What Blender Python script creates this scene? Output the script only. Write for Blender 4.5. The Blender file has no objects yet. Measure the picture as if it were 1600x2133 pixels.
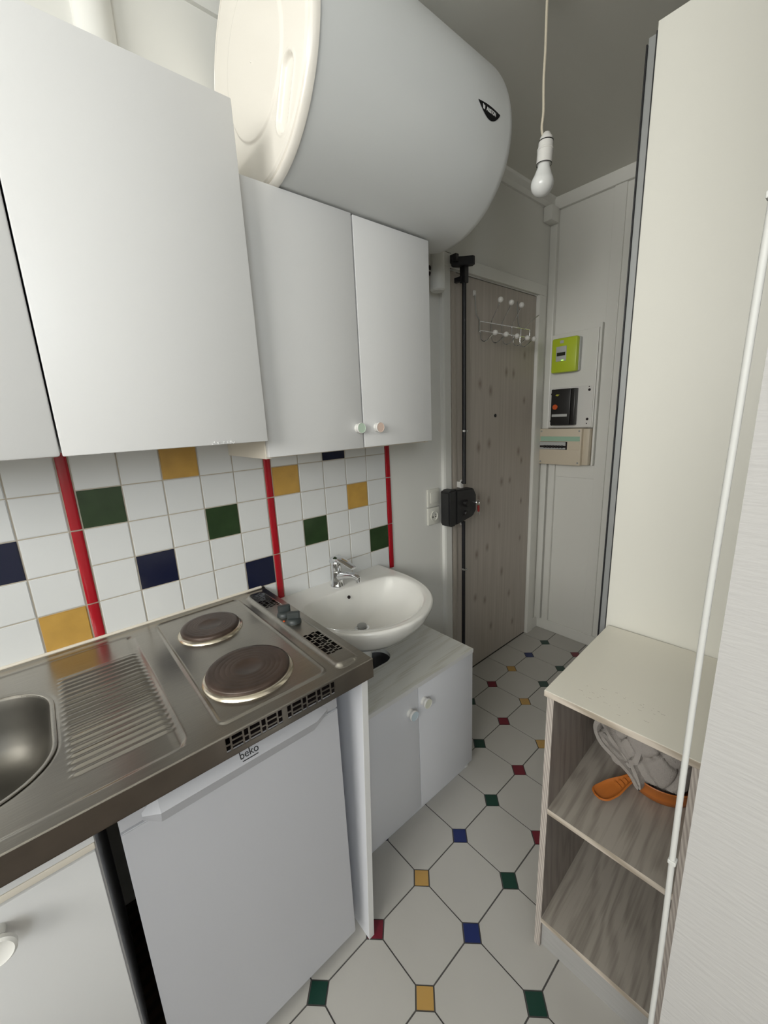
import bpy, bmesh, math, random
from mathutils import Vector, Matrix
random.seed(7)
PI = math.pi
S = bpy.context.scene
C = S.collection

# ------------------------------------------------------------------ camera
CAM_F = 841.306
CAM_LOC = Vector((1.27425, -0.31498, 1.4300))
CAM_R = ((0.6524209, 0.75651831, -0.0450223),      # image right
         (0.14371264, -0.18182977, -0.97277161),   # image down
         (-0.74410593, 0.62818626, -0.22735078))   # forward
cd = bpy.data.cameras.new('camera')
cam = bpy.data.objects.new('camera', cd)
C.objects.link(cam)
r_, d_, f_ = [Vector(v).normalized() for v in CAM_R]
cam.matrix_world = Matrix(((r_.x, -d_.x, -f_.x, CAM_LOC.x), (r_.y, -d_.y, -f_.y, CAM_LOC.y),
                           (r_.z, -d_.z, -f_.z, CAM_LOC.z), (0, 0, 0, 1)))
cd.sensor_fit = 'AUTO'
cd.sensor_width = 36
cd.lens = CAM_F * 36 / 2133
cd.clip_start = 0.02
S.camera = cam

# ------------------------------------------------------------------ light
w = bpy.data.worlds.new('sky')
S.world = w
w.use_nodes = True
w.node_tree.nodes['Background'].inputs[0].default_value = (0.75, 0.85, 1.0, 1)
w.node_tree.nodes['Background'].inputs[1].default_value = 1.0


def area(name, loc, size, sizey, power, col, rot):
    l = bpy.data.lights.new(name, 'AREA')
    l.shape = 'RECTANGLE'
    l.size, l.size_y, l.energy, l.color = size, sizey, power, col
    o = bpy.data.objects.new(name, l)
    o.location = loc
    o.rotation_euler = rot
    C.objects.link(o)
    return o


# daylight through an inferred rear window; unseen side window added to brighten the fronts
WIN_A = (0.60, 2.40, 1.50, 2.47)      # x0,x1,z0,z1 in the rear wall
ADDED_WIN = (-1.9, -1.0, 1.5, 2.4)        # y0,y1,z0,z1 added opening in the right wall x=2.9
area('daylight_rear', (1.50, -2.44, 1.985), 1.8, 0.97, 82, (1.0, 0.985, 0.93), (PI / 2, 0, 0))
area('side_fill', (3.04, -1.45, 1.95), 0.9, 0.9, 30, (0.86, 0.93, 1.0), (PI / 2, 0, PI / 2))

S.view_settings.view_transform = 'Standard'
S.view_settings.look = 'None'
S.view_settings.exposure = -0.29
S.view_settings.gamma = 1.0
S.view_settings.use_curve_mapping = False


# ------------------------------------------------------------------ materials
def mat(name, col, rough=0.5, metal=0.0, spec=0.5, bump=0.0, bscale=60.0, bdist=0.002, coat=0.0, vary=0.0, vscale=6.0,
        stretch=(1, 1, 1), emis=None):
    m = bpy.data.materials.new(name)
    m.use_nodes = True
    nt = m.node_tree
    b = nt.nodes['Principled BSDF']
    b.inputs['Base Color'].default_value = (*col, 1)
    b.inputs['Roughness'].default_value = rough
    b.inputs['Metallic'].default_value = metal
    b.inputs['Specular IOR Level'].default_value = spec
    b.inputs['Coat Weight'].default_value = coat
    if emis:
        b.inputs['Emission Color'].default_value = (*emis[0], 1)
        b.inputs['Emission Strength'].default_value = emis[1]
    if bump or vary:
        tc = nt.nodes.new('ShaderNodeTexCoord')
        mp = nt.nodes.new('ShaderNodeMapping')
        mp.inputs['Scale'].default_value = stretch
        nt.links.new(tc.outputs['Object'], mp.inputs[0])
    if bump:
        n = nt.nodes.new('ShaderNodeTexNoise')
        n.inputs['Scale'].default_value = bscale
        n.inputs['Detail'].default_value = 4
        nt.links.new(mp.outputs[0], n.inputs['Vector'])
        bp = nt.nodes.new('ShaderNodeBump')
        bp.inputs['Strength'].default_value = bump
        bp.inputs['Distance'].default_value = bdist
        nt.links.new(n.outputs['Fac'], bp.inputs['Height'])
        nt.links.new(bp.outputs[0], b.inputs['Normal'])
    if vary:
        n = nt.nodes.new('ShaderNodeTexNoise')
        n.inputs['Scale'].default_value = vscale
        n.inputs['Detail'].default_value = 5
        nt.links.new(mp.outputs[0], n.inputs['Vector'])
        cr = nt.nodes.new('ShaderNodeValToRGB')
        cr.color_ramp.elements[0].position = 0.3
        cr.color_ramp.elements[1].position = 0.7
        cr.color_ramp.elements[0].color = (*[c * (1 - vary) for c in col], 1)
        cr.color_ramp.elements[1].color = (*[min(1, c * (1 + vary * .4)) for c in col], 1)
        nt.links.new(n.outputs['Fac'], cr.inputs[0])
        nt.links.new(cr.outputs[0], b.inputs['Base Color'])
    return m


def wood(name, c0, c1, axis, scale=1.0, fine=18.0, rough=0.5, bands=2.5, dist=5.0, lo=0.25, hi=0.75, wave=0.55):
    """wood grain running along `axis` (0,1,2): distorted bands mixed with fine stretched fibre noise"""
    m = bpy.data.materials.new(name)
    m.use_nodes = True
    nt = m.node_tree
    b = nt.nodes['Principled BSDF']
    b.inputs['Roughness'].default_value = rough
    tc = nt.nodes.new('ShaderNodeTexCoord')
    mp = nt.nodes.new('ShaderNodeMapping')
    s = [fine * scale] * 3
    s[axis] = 0.9 * scale
    mp.inputs['Scale'].default_value = s
    nt.links.new(tc.outputs['Object'], mp.inputs[0])
    n = nt.nodes.new('ShaderNodeTexNoise')
    n.inputs['Scale'].default_value = 5
    n.inputs['Detail'].default_value = 6
    nt.links.new(mp.outputs[0], n.inputs['Vector'])
    mp2 = nt.nodes.new('ShaderNodeMapping')
    s2 = [6.0 * scale] * 3
    s2[axis] = 1.1 * scale
    mp2.inputs['Scale'].default_value = s2
    nt.links.new(tc.outputs['Object'], mp2.inputs[0])
    wv = nt.nodes.new('ShaderNodeTexWave')
    wv.wave_type = 'BANDS'
    wv.bands_direction = 'DIAGONAL'
    wv.inputs['Scale'].default_value = bands
    wv.inputs['Distortion'].default_value = dist
    wv.inputs['Detail'].default_value = 3
    wv.inputs['Detail Scale'].default_value = 0.8
    nt.links.new(mp2.outputs[0], wv.inputs['Vector'])
    mx = nt.nodes.new('ShaderNodeMix')
    mx.data_type = 'FLOAT'
    mx.inputs[0].default_value = wave
    nt.links.new(n.outputs['Fac'], mx.inputs[2])
    nt.links.new(wv.outputs['Fac'], mx.inputs[3])
    cr = nt.nodes.new('ShaderNodeValToRGB')
    cr.color_ramp.elements[0].position = lo
    cr.color_ramp.elements[1].position = hi
    cr.color_ramp.elements[0].color = (*c0, 1)
    cr.color_ramp.elements[1].color = (*c1, 1)
    nt.links.new(mx.outputs[0], cr.inputs[0])
    nt.links.new(cr.outputs[0], b.inputs['Base Color'])
    return m


M = {}
M['paint'] = mat('wall_paint', (0.80, 0.795, 0.755), 0.45, bump=0.12, bscale=35)
M['paint_gloss'] = mat('satin_white_paint', (0.80, 0.795, 0.755), 0.3, bump=0.08, bscale=20)
M['ceiling'] = mat('ceiling_paint', (0.72, 0.71, 0.655), 0.8)
M['laminate'] = mat('white_laminate', (0.74, 0.74, 0.735), 0.38, bump=0.05, bscale=150)
M['laminate_cool'] = mat('cool_white_laminate', (0.77, 0.78, 0.82), 0.35)
M['fridge'] = mat('shaded_white_enamel', (0.50, 0.505, 0.535), 0.35)  # the fridge is white; its shade is put into this darker base colour
M['cream'] = mat('cream_melamine', (0.78, 0.72, 0.62), 0.45)
M['edge'] = mat('raw_board_edge', (0.66, 0.60, 0.50), 0.6, vary=0.2, vscale=60)
M['ceramic'] = mat('white_ceramic', (0.82, 0.81, 0.77), 0.12, coat=0.4)
M['tile_w'] = mat('white_glazed_tile', (0.74, 0.75, 0.745), 0.22, bump=0.15, bscale=14)
M['tile_y'] = mat('ochre_glazed_tile', (0.56, 0.33, 0.075), 0.28, bump=0.15, bscale=14, vary=0.12, vscale=20)
M['tile_g'] = mat('bottle_green_glazed_tile', (0.026, 0.055, 0.019), 0.2, bump=0.2, bscale=14, vary=0.2, vscale=20)
M['tile_b'] = mat('navy_glazed_tile', (0.008, 0.011, 0.036), 0.15, bump=0.2, bscale=14)
M['red'] = mat('red_glazed_liner', (0.40, 0.006, 0.016), 0.2)
M['grout'] = mat('cream_grout', (0.50, 0.45, 0.37), 0.9)
M['fgrout'] = mat('dark_floor_grout', (0.085, 0.08, 0.078), 0.9)
M['f_w'] = mat('white_floor_tile', (0.50, 0.485, 0.455), 0.33, vary=0.06, vscale=3)
M['f_r'] = mat('burgundy_floor_inset', (0.16, 0.012, 0.026), 0.3)
M['f_y'] = mat('ochre_floor_inset', (0.48, 0.29, 0.085), 0.3)
M['f_g'] = mat('dark_green_floor_inset', (0.012, 0.05, 0.036), 0.3)
M['f_b'] = mat('blue_floor_inset', (0.018, 0.03, 0.13), 0.3)
M['steel'] = mat('brushed_stainless_steel', (0.42, 0.395, 0.355), 0.28, metal=1.0, bump=0.05, bscale=8, stretch=(60, 2, 2), vary=0.10, vscale=9)
M['chrome'] = mat('chrome', (0.75, 0.76, 0.78), 0.1, metal=1.0)
M['steel_rim'] = mat('polished_ring_steel', (0.75, 0.68, 0.56), 0.22, metal=1.0)
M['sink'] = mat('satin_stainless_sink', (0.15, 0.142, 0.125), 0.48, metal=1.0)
M['iron'] = mat('cast_iron_plate', (0.085, 0.058, 0.046), 0.34, metal=0.3, vary=0.35, vscale=22)
M['slot'] = mat('dark_cavity', (0.02, 0.012, 0.012), 0.8)
M['knob_dark'] = mat('dark_grey_plastic', (0.035, 0.042, 0.042), 0.4)
M['black'] = mat('black_painted_metal', (0.012, 0.012, 0.015), 0.4)
M['blackp'] = mat('black_plastic', (0.016, 0.015, 0.015), 0.35)
M['lock'] = mat('charcoal_lock_paint', (0.022, 0.022, 0.023), 0.5, bump=0.3, bscale=200)
M['boiler'] = mat('boiler_enamel', (0.75, 0.765, 0.76), 0.3)
M['boiler_end'] = mat('cream_boiler_cap', (0.86, 0.82, 0.75), 0.22)
M['plastic'] = mat('white_plastic', (0.78, 0.77, 0.74), 0.35)
M['switch'] = mat('ivory_switch_plastic', (0.74, 0.73, 0.66), 0.35)
M['lime'] = mat('lime_green_plastic', (0.50, 0.62, 0.03), 0.4)
M['greyp'] = mat('light_grey_plastic', (0.50, 0.51, 0.50), 0.4)
M['orange_dot'] = mat('orange_button', (0.62, 0.10, 0.02), 0.4)
M['yellowp'] = mat('yellow_print', (0.45, 0.45, 0.05), 0.5)
M['mint'] = mat('mint_green_strip', (0.36, 0.55, 0.42), 0.4)
M['beigep'] = mat('aged_beige_plastic', (0.66, 0.58, 0.46), 0.45)
M['alu'] = mat('grey_aluminium', (0.34, 0.35, 0.35), 0.4, metal=0.3)
M['wardrobe'] = mat('warm_white_wardrobe_board', (0.80, 0.79, 0.725), 0.42)
M['shelf_top'] = mat('cream_white_painted_board', (0.82, 0.79, 0.70), 0.4, bump=0.06, bscale=50)
M['orange'] = mat('orange_enamel', (0.50, 0.155, 0.03), 0.32)
M['orange_in'] = mat('orange_enamel_inside', (0.5, 0.15, 0.03), 0.4)
M['cloth'] = mat('grey_terry_cloth', (0.40, 0.37, 0.345), 0.95, bump=0.8, bscale=380, bdist=0.003)
M['bulb'] = mat('frosted_bulb_glass', (0.80, 0.81, 0.80), 0.14)
M['cord'] = mat('cream_cord_sheath', (0.66, 0.60, 0.48), 0.6)
M['cable'] = mat('white_cable_sheath', (0.55, 0.55, 0.53), 0.5)
M['paper'] = mat('textured_wallpaper', (0.43, 0.42, 0.41), 0.8, bump=0.32, bscale=30, bdist=0.003, stretch=(1, 1, 6))
M['k_green'] = mat('pale_mint_face', (0.55, 0.68, 0.55), 0.45)
M['k_pink'] = mat('pale_pink_face', (0.76, 0.58, 0.49), 0.45)
M['k_blue'] = mat('pale_blue_face', (0.58, 0.68, 0.74), 0.45)
M['k_cream'] = mat('pale_cream_face', (0.74, 0.74, 0.64), 0.45)
M['led'] = mat('green_led', (0.4, 0.9, 0.1), 0.4, emis=((0.4, 1.0, 0.15), 2.0))
M['screen'] = mat('dark_display', (0.02, 0.022, 0.012), 0.3)
M['redkey'] = mat('red_key_tag', (0.35, 0.02, 0.02), 0.4)
M['brass'] = mat('brass', (0.55, 0.40, 0.16), 0.3, metal=1.0)
M['print'] = mat('black_print', (0.015, 0.015, 0.018), 0.5)
M['wprint'] = mat('white_print', (0.8, 0.8, 0.8), 0.5)
M['shelf_in'] = wood('grey_wood_grain_laminate', (0.20, 0.175, 0.15), (0.42, 0.385, 0.34), 1, scale=1.0, fine=34, bands=2.6, dist=14, lo=0.05, hi=0.6, wave=0.28)
M['shelf_side'] = wood('grey_wood_grain_side', (0.20, 0.17, 0.15), (0.36, 0.32, 0.29), 2, scale=1.0, fine=34, bands=2.6, dist=12, lo=0.05, hi=0.6, wave=0.28)
M['shelf_v'] = wood('pale_grey_wood_edge', (0.36, 0.31, 0.28), (0.60, 0.55, 0.50), 2, scale=3.0, fine=30, bands=5, dist=2, wave=0.4)
M['shelf_plinth'] = wood('pale_grey_wood_plinth', (0.40, 0.395, 0.385), (0.45, 0.445, 0.44), 0, scale=1.5, fine=30, bands=4, dist=6, wave=0.1)
M['shelf_h'] = wood('pale_grey_wood_edge_h', (0.40, 0.34, 0.27), (0.64, 0.57, 0.49), 0, scale=2.0, bands=1.5, dist=4)
M['vanity_top'] = wood('whitewashed_oak_laminate', (0.54, 0.52, 0.43), (0.76, 0.76, 0.72), 1, scale=1.0, fine=40, bands=2.2, dist=9, lo=0.12, hi=0.52, wave=0.22)
M['unseen_floor'] = wood('unseen_dark_wood_floor', (0.035, 0.022, 0.015), (0.085, 0.055, 0.036), 1, scale=1.0, fine=25, bands=3, dist=3)
M['rail'] = wood('beige_wood_strip', (0.40, 0.35, 0.30), (0.56, 0.51, 0.45), 2, scale=1.0, fine=60, bands=12, dist=1.5, wave=0.35)


# ------------------------------------------------------------------ mesh helpers
def box(bm, x0, x1, y0, y1, z0, z1, bev=0.0, mi=0, seg=2):
    t = bmesh.new()
    bmesh.ops.create_cube(t, size=1)
    for v in t.verts:
        v.co = Vector(((x0 + x1) / 2 + v.co.x * (x1 - x0), (y0 + y1) / 2 + v.co.y * (y1 - y0), (z0 + z1) / 2 + v.co.z * (z1 - z0)))
    if bev:
        bmesh.ops.bevel(t, geom=t.edges[:], offset=bev, segments=seg, affect='EDGES', profile=0.5)
    merge(bm, t, mi)


def merge(bm, t, mi=None):
    if mi is not None:
        for f in t.faces:
            f.material_index = mi
    me = bpy.data.meshes.new('t')
    t.to_mesh(me)
    t.free()
    bm.from_mesh(me)
    bpy.data.meshes.remove(me)


def B(*a, bev=0.0, mi=0):
    bm = bmesh.new()
    box(bm, *a, bev=bev, mi=mi)
    return bm


def frame_of(d):
    d = Vector(d).normalized()
    a = Vector((0, 0, 1)) if abs(d.z) < 0.9 else Vector((1, 0, 0))
    u = d.cross(a).normalized()
    return d, u, d.cross(u).normalized()


def lathe(bm, prof, org, direc, seg=32, mi=0, su=1.0, sv=1.0):
    """prof = [(radius, height along direc)]"""
    d, u, v = frame_of(direc)
    org = Vector(org)
    rings = []
    for r, h in prof:
        if r < 1e-6:
            rings.append([bm.verts.new(org + d * h)])
        else:
            rings.append([bm.verts.new(org + d * h + u * (r * su * math.cos(2 * PI * i / seg)) + v * (r * sv * math.sin(2 * PI * i / seg)))
                          for i in range(seg)])
    for a, b in zip(rings, rings[1:]):
        for i in range(seg):
            j = (i + 1) % seg
            vs = [a[i % len(a)], a[j % len(a)], b[j % len(b)], b[i % len(b)]]
            q = []
            for x in vs:
                if x not in q:
                    q.append(x)
            if len(q) > 2:
                f = bm.faces.new(q)
                f.material_index = mi
    bmesh.ops.recalc_face_normals(bm, faces=bm.faces[:])
    return bm


def tube(bm, pts, r, seg=8, mi=0, closed=False):
    pts = [Vector(p) for p in pts]
    n = len(pts)
    rs = r if isinstance(r, (list, tuple)) else [r] * n
    rings = []
    prev = None
    for i, p in enumerate(pts):
        if closed:
            t = (pts[(i + 1) % n] - pts[i - 1]).normalized()
        else:
            t = (pts[min(i + 1, n - 1)] - pts[max(i - 1, 0)]).normalized()
        if prev is None:
            _, u, v = frame_of(t)
        else:
            u = (prev - t * prev.dot(t)).normalized()
            v = t.cross(u)
        prev = u
        rings.append([bm.verts.new(p + u * rs[i] * math.cos(2 * PI * k / seg) + v * rs[i] * math.sin(2 * PI * k / seg)) for k in range(seg)])
    pairs = list(zip(rings, rings[1:]))
    if closed:
        pairs.append((rings[-1], rings[0]))
    for a, b in pairs:
        for k in range(seg):
            f = bm.faces.new((a[k], a[(k + 1) % seg], b[(k + 1) % seg], b[k]))
            f.material_index = mi
    if not closed:
        for rg in (rings[0], rings[-1][::-1]):
            f = bm.faces.new(rg[::-1])
            f.material_index = mi
    return bm


def spline(pts, n=8):
    P = [Vector(p) for p in pts]
    P = [P[0] * 2 - P[1]] + P + [P[-1] * 2 - P[-2]]
    out = []
    for i in range(1, len(P) - 2):
        for k in range(n):
            t = k / n
            a, b, c, d = P[i - 1:i + 3]
            out.append(0.5 * ((2 * b) + (c - a) * t + (2 * a - 5 * b + 4 * c - d) * t * t + (3 * b - a - 3 * c + d) * t ** 3))
    out.append(P[-2])
    return out


def wpos(o):
    p = Vector((0, 0, 0))
    while o is not None:
        p += o.location
        o = o.parent
    return p


def obj(name, bm, m, parent=None, smooth=False, local=False, angle=35, label=None):
    """mesh coordinates are world coordinates; they are shifted to the parent's frame here"""
    if parent is not None and not local:
        off = wpos(parent)
        for v in bm.verts:
            v.co -= off
    me = bpy.data.meshes.new(name)
    bm.normal_update()
    bm.to_mesh(me)
    bm.free()
    for x in (m if isinstance(m, (list, tuple)) else [m]):
        me.materials.append(M[x] if isinstance(x, str) else x)
    if smooth:
        me.shade_smooth()
        try:
            me.set_sharp_from_angle(angle=math.radians(angle))
        except Exception:
            pass
    o = bpy.data.objects.new(name, me)
    C.objects.link(o)
    if parent is not None:
        o.parent = parent
    if label:
        o['label'] = label
    return o


def thing(name, label, cat, loc=(0, 0, 0), rotz=0.0, group=None):
    o = bpy.data.objects.new(name, None)
    o.empty_display_size = 0.05
    C.objects.link(o)
    o.location = loc
    o.rotation_euler = (0, 0, rotz)
    o['label'] = label
    o['category'] = cat
    if group:
        o['group'] = group
    return o


def tag(o, label, cat, group=None):
    o['label'] = label
    o['category'] = cat
    if group:
        o['group'] = group
    return o


def struct(name, bm, m, parent=None, **k):
    o = obj(name, bm, m, parent, **k)
    if parent is None:
        o['kind'] = 'structure'
    return o


def prism(bm, outline, axis, a, b, mi=0, bev=0.0):
    """closed 2D outline extruded along axis from a to b. outline coordinates are the two other axes in order"""
    t = bmesh.new()
    ax = [i for i in range(3) if i != axis]

    def mk(p, h):
        c = [0, 0, 0]
        c[ax[0]], c[ax[1]], c[axis] = p[0], p[1], h
        return t.verts.new(c)
    v0 = [mk(p, a) for p in outline]
    v1 = [mk(p, b) for p in outline]
    t.faces.new(v0)
    t.faces.new(v1[::-1])
    n = len(outline)
    for i in range(n):
        t.faces.new((v0[i], v1[i], v1[(i + 1) % n], v0[(i + 1) % n]))
    bmesh.ops.recalc_face_normals(t, faces=t.faces[:])
    if bev:
        bmesh.ops.bevel(t, geom=t.edges[:], offset=bev, segments=2, affect='EDGES')
    merge(bm, t, mi)
    return bm


def text_mesh(txt, size, matrix, depth=0.0004, shear=0.0, bold=0.0):
    cu = bpy.data.curves.new('txt', 'FONT')
    cu.body = txt
    cu.size = size
    cu.extrude = depth
    cu.shear = shear
    cu.offset = bold
    cu.align_x = 'CENTER'
    cu.align_y = 'CENTER'
    o = bpy.data.objects.new('txt', cu)
    C.objects.link(o)
    bpy.context.view_layer.update()
    dg = bpy.context.evaluated_depsgraph_get()
    me = bpy.data.meshes.new_from_object(o.evaluated_get(dg))
    bm = bmesh.new()
    bm.from_mesh(me)
    bm.transform(matrix)
    bpy.data.objects.remove(o)
    bpy.data.curves.remove(cu)
    bpy.data.meshes.remove(me)
    return bm


def clip(bm, x0, x1, y0, y1):
    for co, no in (((x0, 0, 0), (-1, 0, 0)), ((x1, 0, 0), (1, 0, 0)), ((0, y0, 0), (0, -1, 0)), ((0, y1, 0), (0, 1, 0))):
        bmesh.ops.bisect_plane(bm, geom=bm.verts[:] + bm.edges[:] + bm.faces[:], plane_co=co, plane_no=no, clear_outer=True)


# ------------------------------------------------------------------ room shell
YB, YF, XR, H = -2.3, 2.075, 2.9, 2.54
# floor: octagonal white tiles with small coloured square insets
q, th = 0.1934, 0.0147
ct, st_ = math.cos(th), math.sin(th)
FX, FY = 0.5657, 0.1784
known = {(0, 0): 'r', (1, 0): 'y', (2, 0): 'b', (3, 0): 'g', (4, 0): 'r', (5, 0): 'y', (-1, 0): 'g', (0, 1): 'y', (1, 1): 'b',
         (2, 1): 'g', (3, 1): 'r', (1, 2): 'g', (4, -1): 'g', (5, -1): 'r', (6, -1): 'y', (7, -1): 'g', (8, -1): 'g', (9, -1): 'r',
         (5, -2): 'g', (6, -2): 'r', (7, -2): 'y', (8, -2): 'b', (9, -2): 'g'}
fm = bmesh.new()
box(fm, -0.12, XR, YB, YF, -0.06, -0.0025, mi=0)
top = bmesh.new()
cdx = {'r': 2, 'y': 3, 'g': 4, 'b': 5}


def lat(a, b):
    return Vector((FX + q * (b * ct - a * st_), FY + q * (b * st_ + a * ct), 0))


def slab(bm, pts, mi):
    vt = [bm.verts.new(p) for p in pts]
    vb = [bm.verts.new((p[0], p[1], -0.004)) for p in pts]
    fs = [bm.faces.new(vt)]
    n = len(pts)
    for i in range(n):
        fs.append(bm.faces.new((vt[i], vb[i], vb[(i + 1) % n], vt[(i + 1) % n])))
    for f in fs:
        f.material_index = mi


hd, g_ = 0.168, 0.0105     # half diagonal of an inset and half joint, in tile pitches
for a in range(-19, 12):
    for b in range(-5, 15):
        c = lat(a, b)
        if not (-0.3 < c.x < XR + 0.3 and YB - 0.3 < c.y < YF + 0.3):
            continue
        k = known.get((a, b)) or random.choice('rygb')
        h = hd - 0.013
        slab(top, [lat(a + h, b), lat(a, b + h), lat(a - h, b), lat(a, b - h)][::-1], cdx[k])
        e, e2 = g_, hd + g_ * 0.6
        slab(top, [lat(a + e, b + e2), lat(a + e, b + 1 - e2), lat(a + e2, b + 1 - e), lat(a + 1 - e2, b + 1 - e),
                   lat(a + 1 - e, b + 1 - e2), lat(a + 1 - e, b + e2), lat(a + 1 - e2, b + e), lat(a + e2, b + e)][::-1], 1)
clip(top, 0.0, 1.235, -0.32, YF)
box(top, 1.238, XR, YB, 0.20, -0.003, 0.0, mi=6)  # unseen dark floor, added to lessen bounce light on the low fronts
box(top, 0.0, 1.236, YB, -0.322, -0.003, 0.0, mi=6)  # same added dark floor, extended up to the visible tiles
box(top, 1.238, XR, 0.20, YF, -0.003, -0.0005, mi=1)
bmesh.ops.recalc_face_normals(top, faces=top.faces[:])
merge(fm, top)
struct('floor', fm, ['fgrout', 'f_w', 'f_r', 'f_y', 'f_g', 'f_b', 'unseen_floor'])

struct('ceiling', B(-0.12, XR + 0.12, YB - 0.12, YF + 0.12, H, H + 0.08), 'ceiling')

DY0, DY1, DZ = 1.190, 1.930, 2.042
wl = bmesh.new()
box(wl, -0.12, 0, YB - 0.12, DY0, 0, H)
box(wl, -0.12, 0, DY1, YF, 0, H)
box(wl, -0.12, 0, DY0, DY1, DZ, H)
box(wl, -0.12, -0.07, DY0, DY1, 0, DZ)
struct('wall_left', wl, 'paint')
struct('wall_far', B(-0.12, 1.60, YF, YF + 0.12, 0, H), 'paint_gloss')
wr = bmesh.new()
box(wr, 1.208, XR + 0.12, 0.20, 0.897, 0, H)
struct('wall_partition', wr, 'paper')
struct('wall_corridor', B(1.48, 1.60, 0.897, YF, 0, H), 'paint')
wr = bmesh.new()
y0, y1, z0, z1 = ADDED_WIN
box(wr, XR, XR + 0.12, YB - 0.12, y0, 0, H)
box(wr, XR, XR + 0.12, y1, 0.20, 0, H)
box(wr, XR, XR + 0.12, y0, y1, 0, z0)
box(wr, XR, XR + 0.12, y0, y1, z1, H)
struct('wall_right', wr, 'paint')
wb = bmesh.new()
x0, x1, z0, z1 = WIN_A
box(wb, 0, x0, YB - 0.12, YB, 0, H)
box(wb, x1, XR, YB - 0.12, YB, 0, H)
box(wb, x0, x1, YB - 0.12, YB, 0, z0)
box(wb, x0, x1, YB - 0.12, YB, z1, H)
struct('wall_rear', wb, 'paint')


def window(name, horizontal, a0, a1, z0, z1, plane):
    bm = bmesh.new()
    t = 0.045

    def bar(p0, p1, q0, q1):
        if horizontal:
            box(bm, p0, p1, plane - 0.03, plane + 0.02, q0, q1)
        else:
            box(bm, plane - 0.02, plane + 0.03, p0, p1, q0, q1)
    m_ = (a0 + a1) / 2
    bar(a0, a0 + t, z0, z1)
    bar(a1 - t, a1, z0, z1)
    bar(a0, a1, z0, z0 + t)
    bar(a0, a1, z1 - t, z1)
    bar(m_ - 0.04, m_ + 0.04, z0, z1)
    struct(name, bm, 'paint_gloss')


window('window_1', True, WIN_A[0], WIN_A[1], WIN_A[2], WIN_A[3], YB - 0.06)
window('added_window', False, ADDED_WIN[0], ADDED_WIN[1], ADDED_WIN[2], ADDED_WIN[3], XR + 0.06)  # frame for the added side window

# ---- tiled splashback on the left wall
P_, YBk, Z0 = 0.1004, -0.2560, 1.3862
WA, WC = 0.0279, 0.0268
tm = bmesh.new()


def wtile(ya, yb, za, zb, mi):
    if zb - za < 0.01 or yb - ya < 0.01:
        return
    j = 0.0016
    t = bmesh.new()
    bmesh.ops.create_cube(t, size=1)
    for v in t.verts:
        v.co = Vector((0.0035 + v.co.x * 0.007, (ya + yb) / 2 + v.co.y * (yb - ya - 2 * j), (za + zb) / 2 + v.co.z * (zb - za - 2 * j)))
    bmesh.ops.bevel(t, geom=[e for e in t.edges if all(v.co.x > 0.005 for v in e.verts)], offset=0.0018, segments=2, affect='EDGES')
    merge(tm, t, mi)


colA = {(0, 4): 2, (1, 2): 4}
colB = {(2, 0): 2, (0, 1): 3, (3, 2): 3, (1, 3): 4, (4, 4): 4}
colC = {(0, 1): 2, (2, 0): 4, (3, 2): 2, (1, 3): 3, (4, 4): 3}
box(tm, 0.0, 0.0042, -1.10, YBk + 10 * P_ + WC, 0.70, Z0 + 3 * P_, mi=0)
for m_ in range(-2, 7):
    zt, zb = Z0 - m_ * P_, max(Z0 - (m_ + 1) * P_, 0.705)
    for k in range(0, 8):
        wtile(YBk - WA - (k + 1) * P_, YBk - WA - k * P_, zb, zt, colA.get((k, m_), 1))
    for k in range(5):
        wtile(YBk + k * P_, YBk + (k + 1) * P_, zb, zt, colB.get((k, m_), 1))
        wtile(YBk + 5 * P_ + WC + k * P_, YBk + 5 * P_ + WC + (k + 1) * P_, zb, zt, colC.get((k, m_), 1))
struct('trim_1', tm, ['grout', 'tile_w', 'tile_y', 'tile_g', 'tile_b'], smooth=True)


def liner(name, ya, yb, zlow):
    bm = bmesh.new()
    for s in range(-1, 4):
        zt, zb = Z0 - 2 * s * P_ - 0.002, max(Z0 - 2 * (s + 1) * P_ + 0.002, zlow)
        if zt - zb < 0.01:
            continue
        out = [(0.0, ya + 0.002)]
        for i in range(9):
            a = PI * i / 8
            out.append((0.006 + 0.0028 * math.sin(a), (ya + yb) / 2 - (yb - ya - 0.004) / 2 * math.cos(a)))
        out.append((0.0, yb - 0.002))
        prism(bm, out, 2, zb, zt)
    struct(name, bm, 'red', smooth=True, angle=50)


liner('trim_2', YBk - WA, YBk, 0.884)
liner('trim_3', YBk + 5 * P_, YBk + 5 * P_ + WC, 0.822)
liner('trim_4', YBk + 10 * P_ + WC, YBk + 10 * P_ + 2 * WC, 0.786)

# ---- mouldings, casings
cr = bmesh.new()
prism(cr, [(0.0, H), (0.0, 2.478), (0.012, 2.478), (0.018, 2.50), (0.018, 2.53), (0.024, 2.54)], 1, YB, YF)
struct('trim_5', cr, 'paint')
cr = bmesh.new()
box(cr, 0.0, 1.48, YF - 0.022, YF, 2.478, H, bev=0.003)
struct('trim_6', cr, 'paint')
cs = bmesh.new()
prism(cs, [(0.0, 1.128), (0.014, 1.131), (0.018, 1.140), (0.018, 1.180), (0.0, 1.187)], 2, 0, DZ + 0.003)
prism(cs, [(0.0, 1.933), (0.016, 1.935), (0.018, 1.945), (0.018, 2.000), (0.0, 2.005)], 2, 0, DZ + 0.003)
box(cs, 0.0, 0.018, 1.128, 2.005, DZ + 0.004, 2.10, bev=0.003)
struct('trim_7', cs, 'paint_gloss')
b_ = bmesh.new()
box(b_, 0.0, 0.014, 2.005, YF, 0, 0.075, bev=0.003)
struct('baseboard_left', b_, 'paint_gloss')
b_ = bmesh.new()
box(b_, 0.0, 0.83, YF - 0.014, YF, 0, 0.07, bev=0.003)
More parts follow.
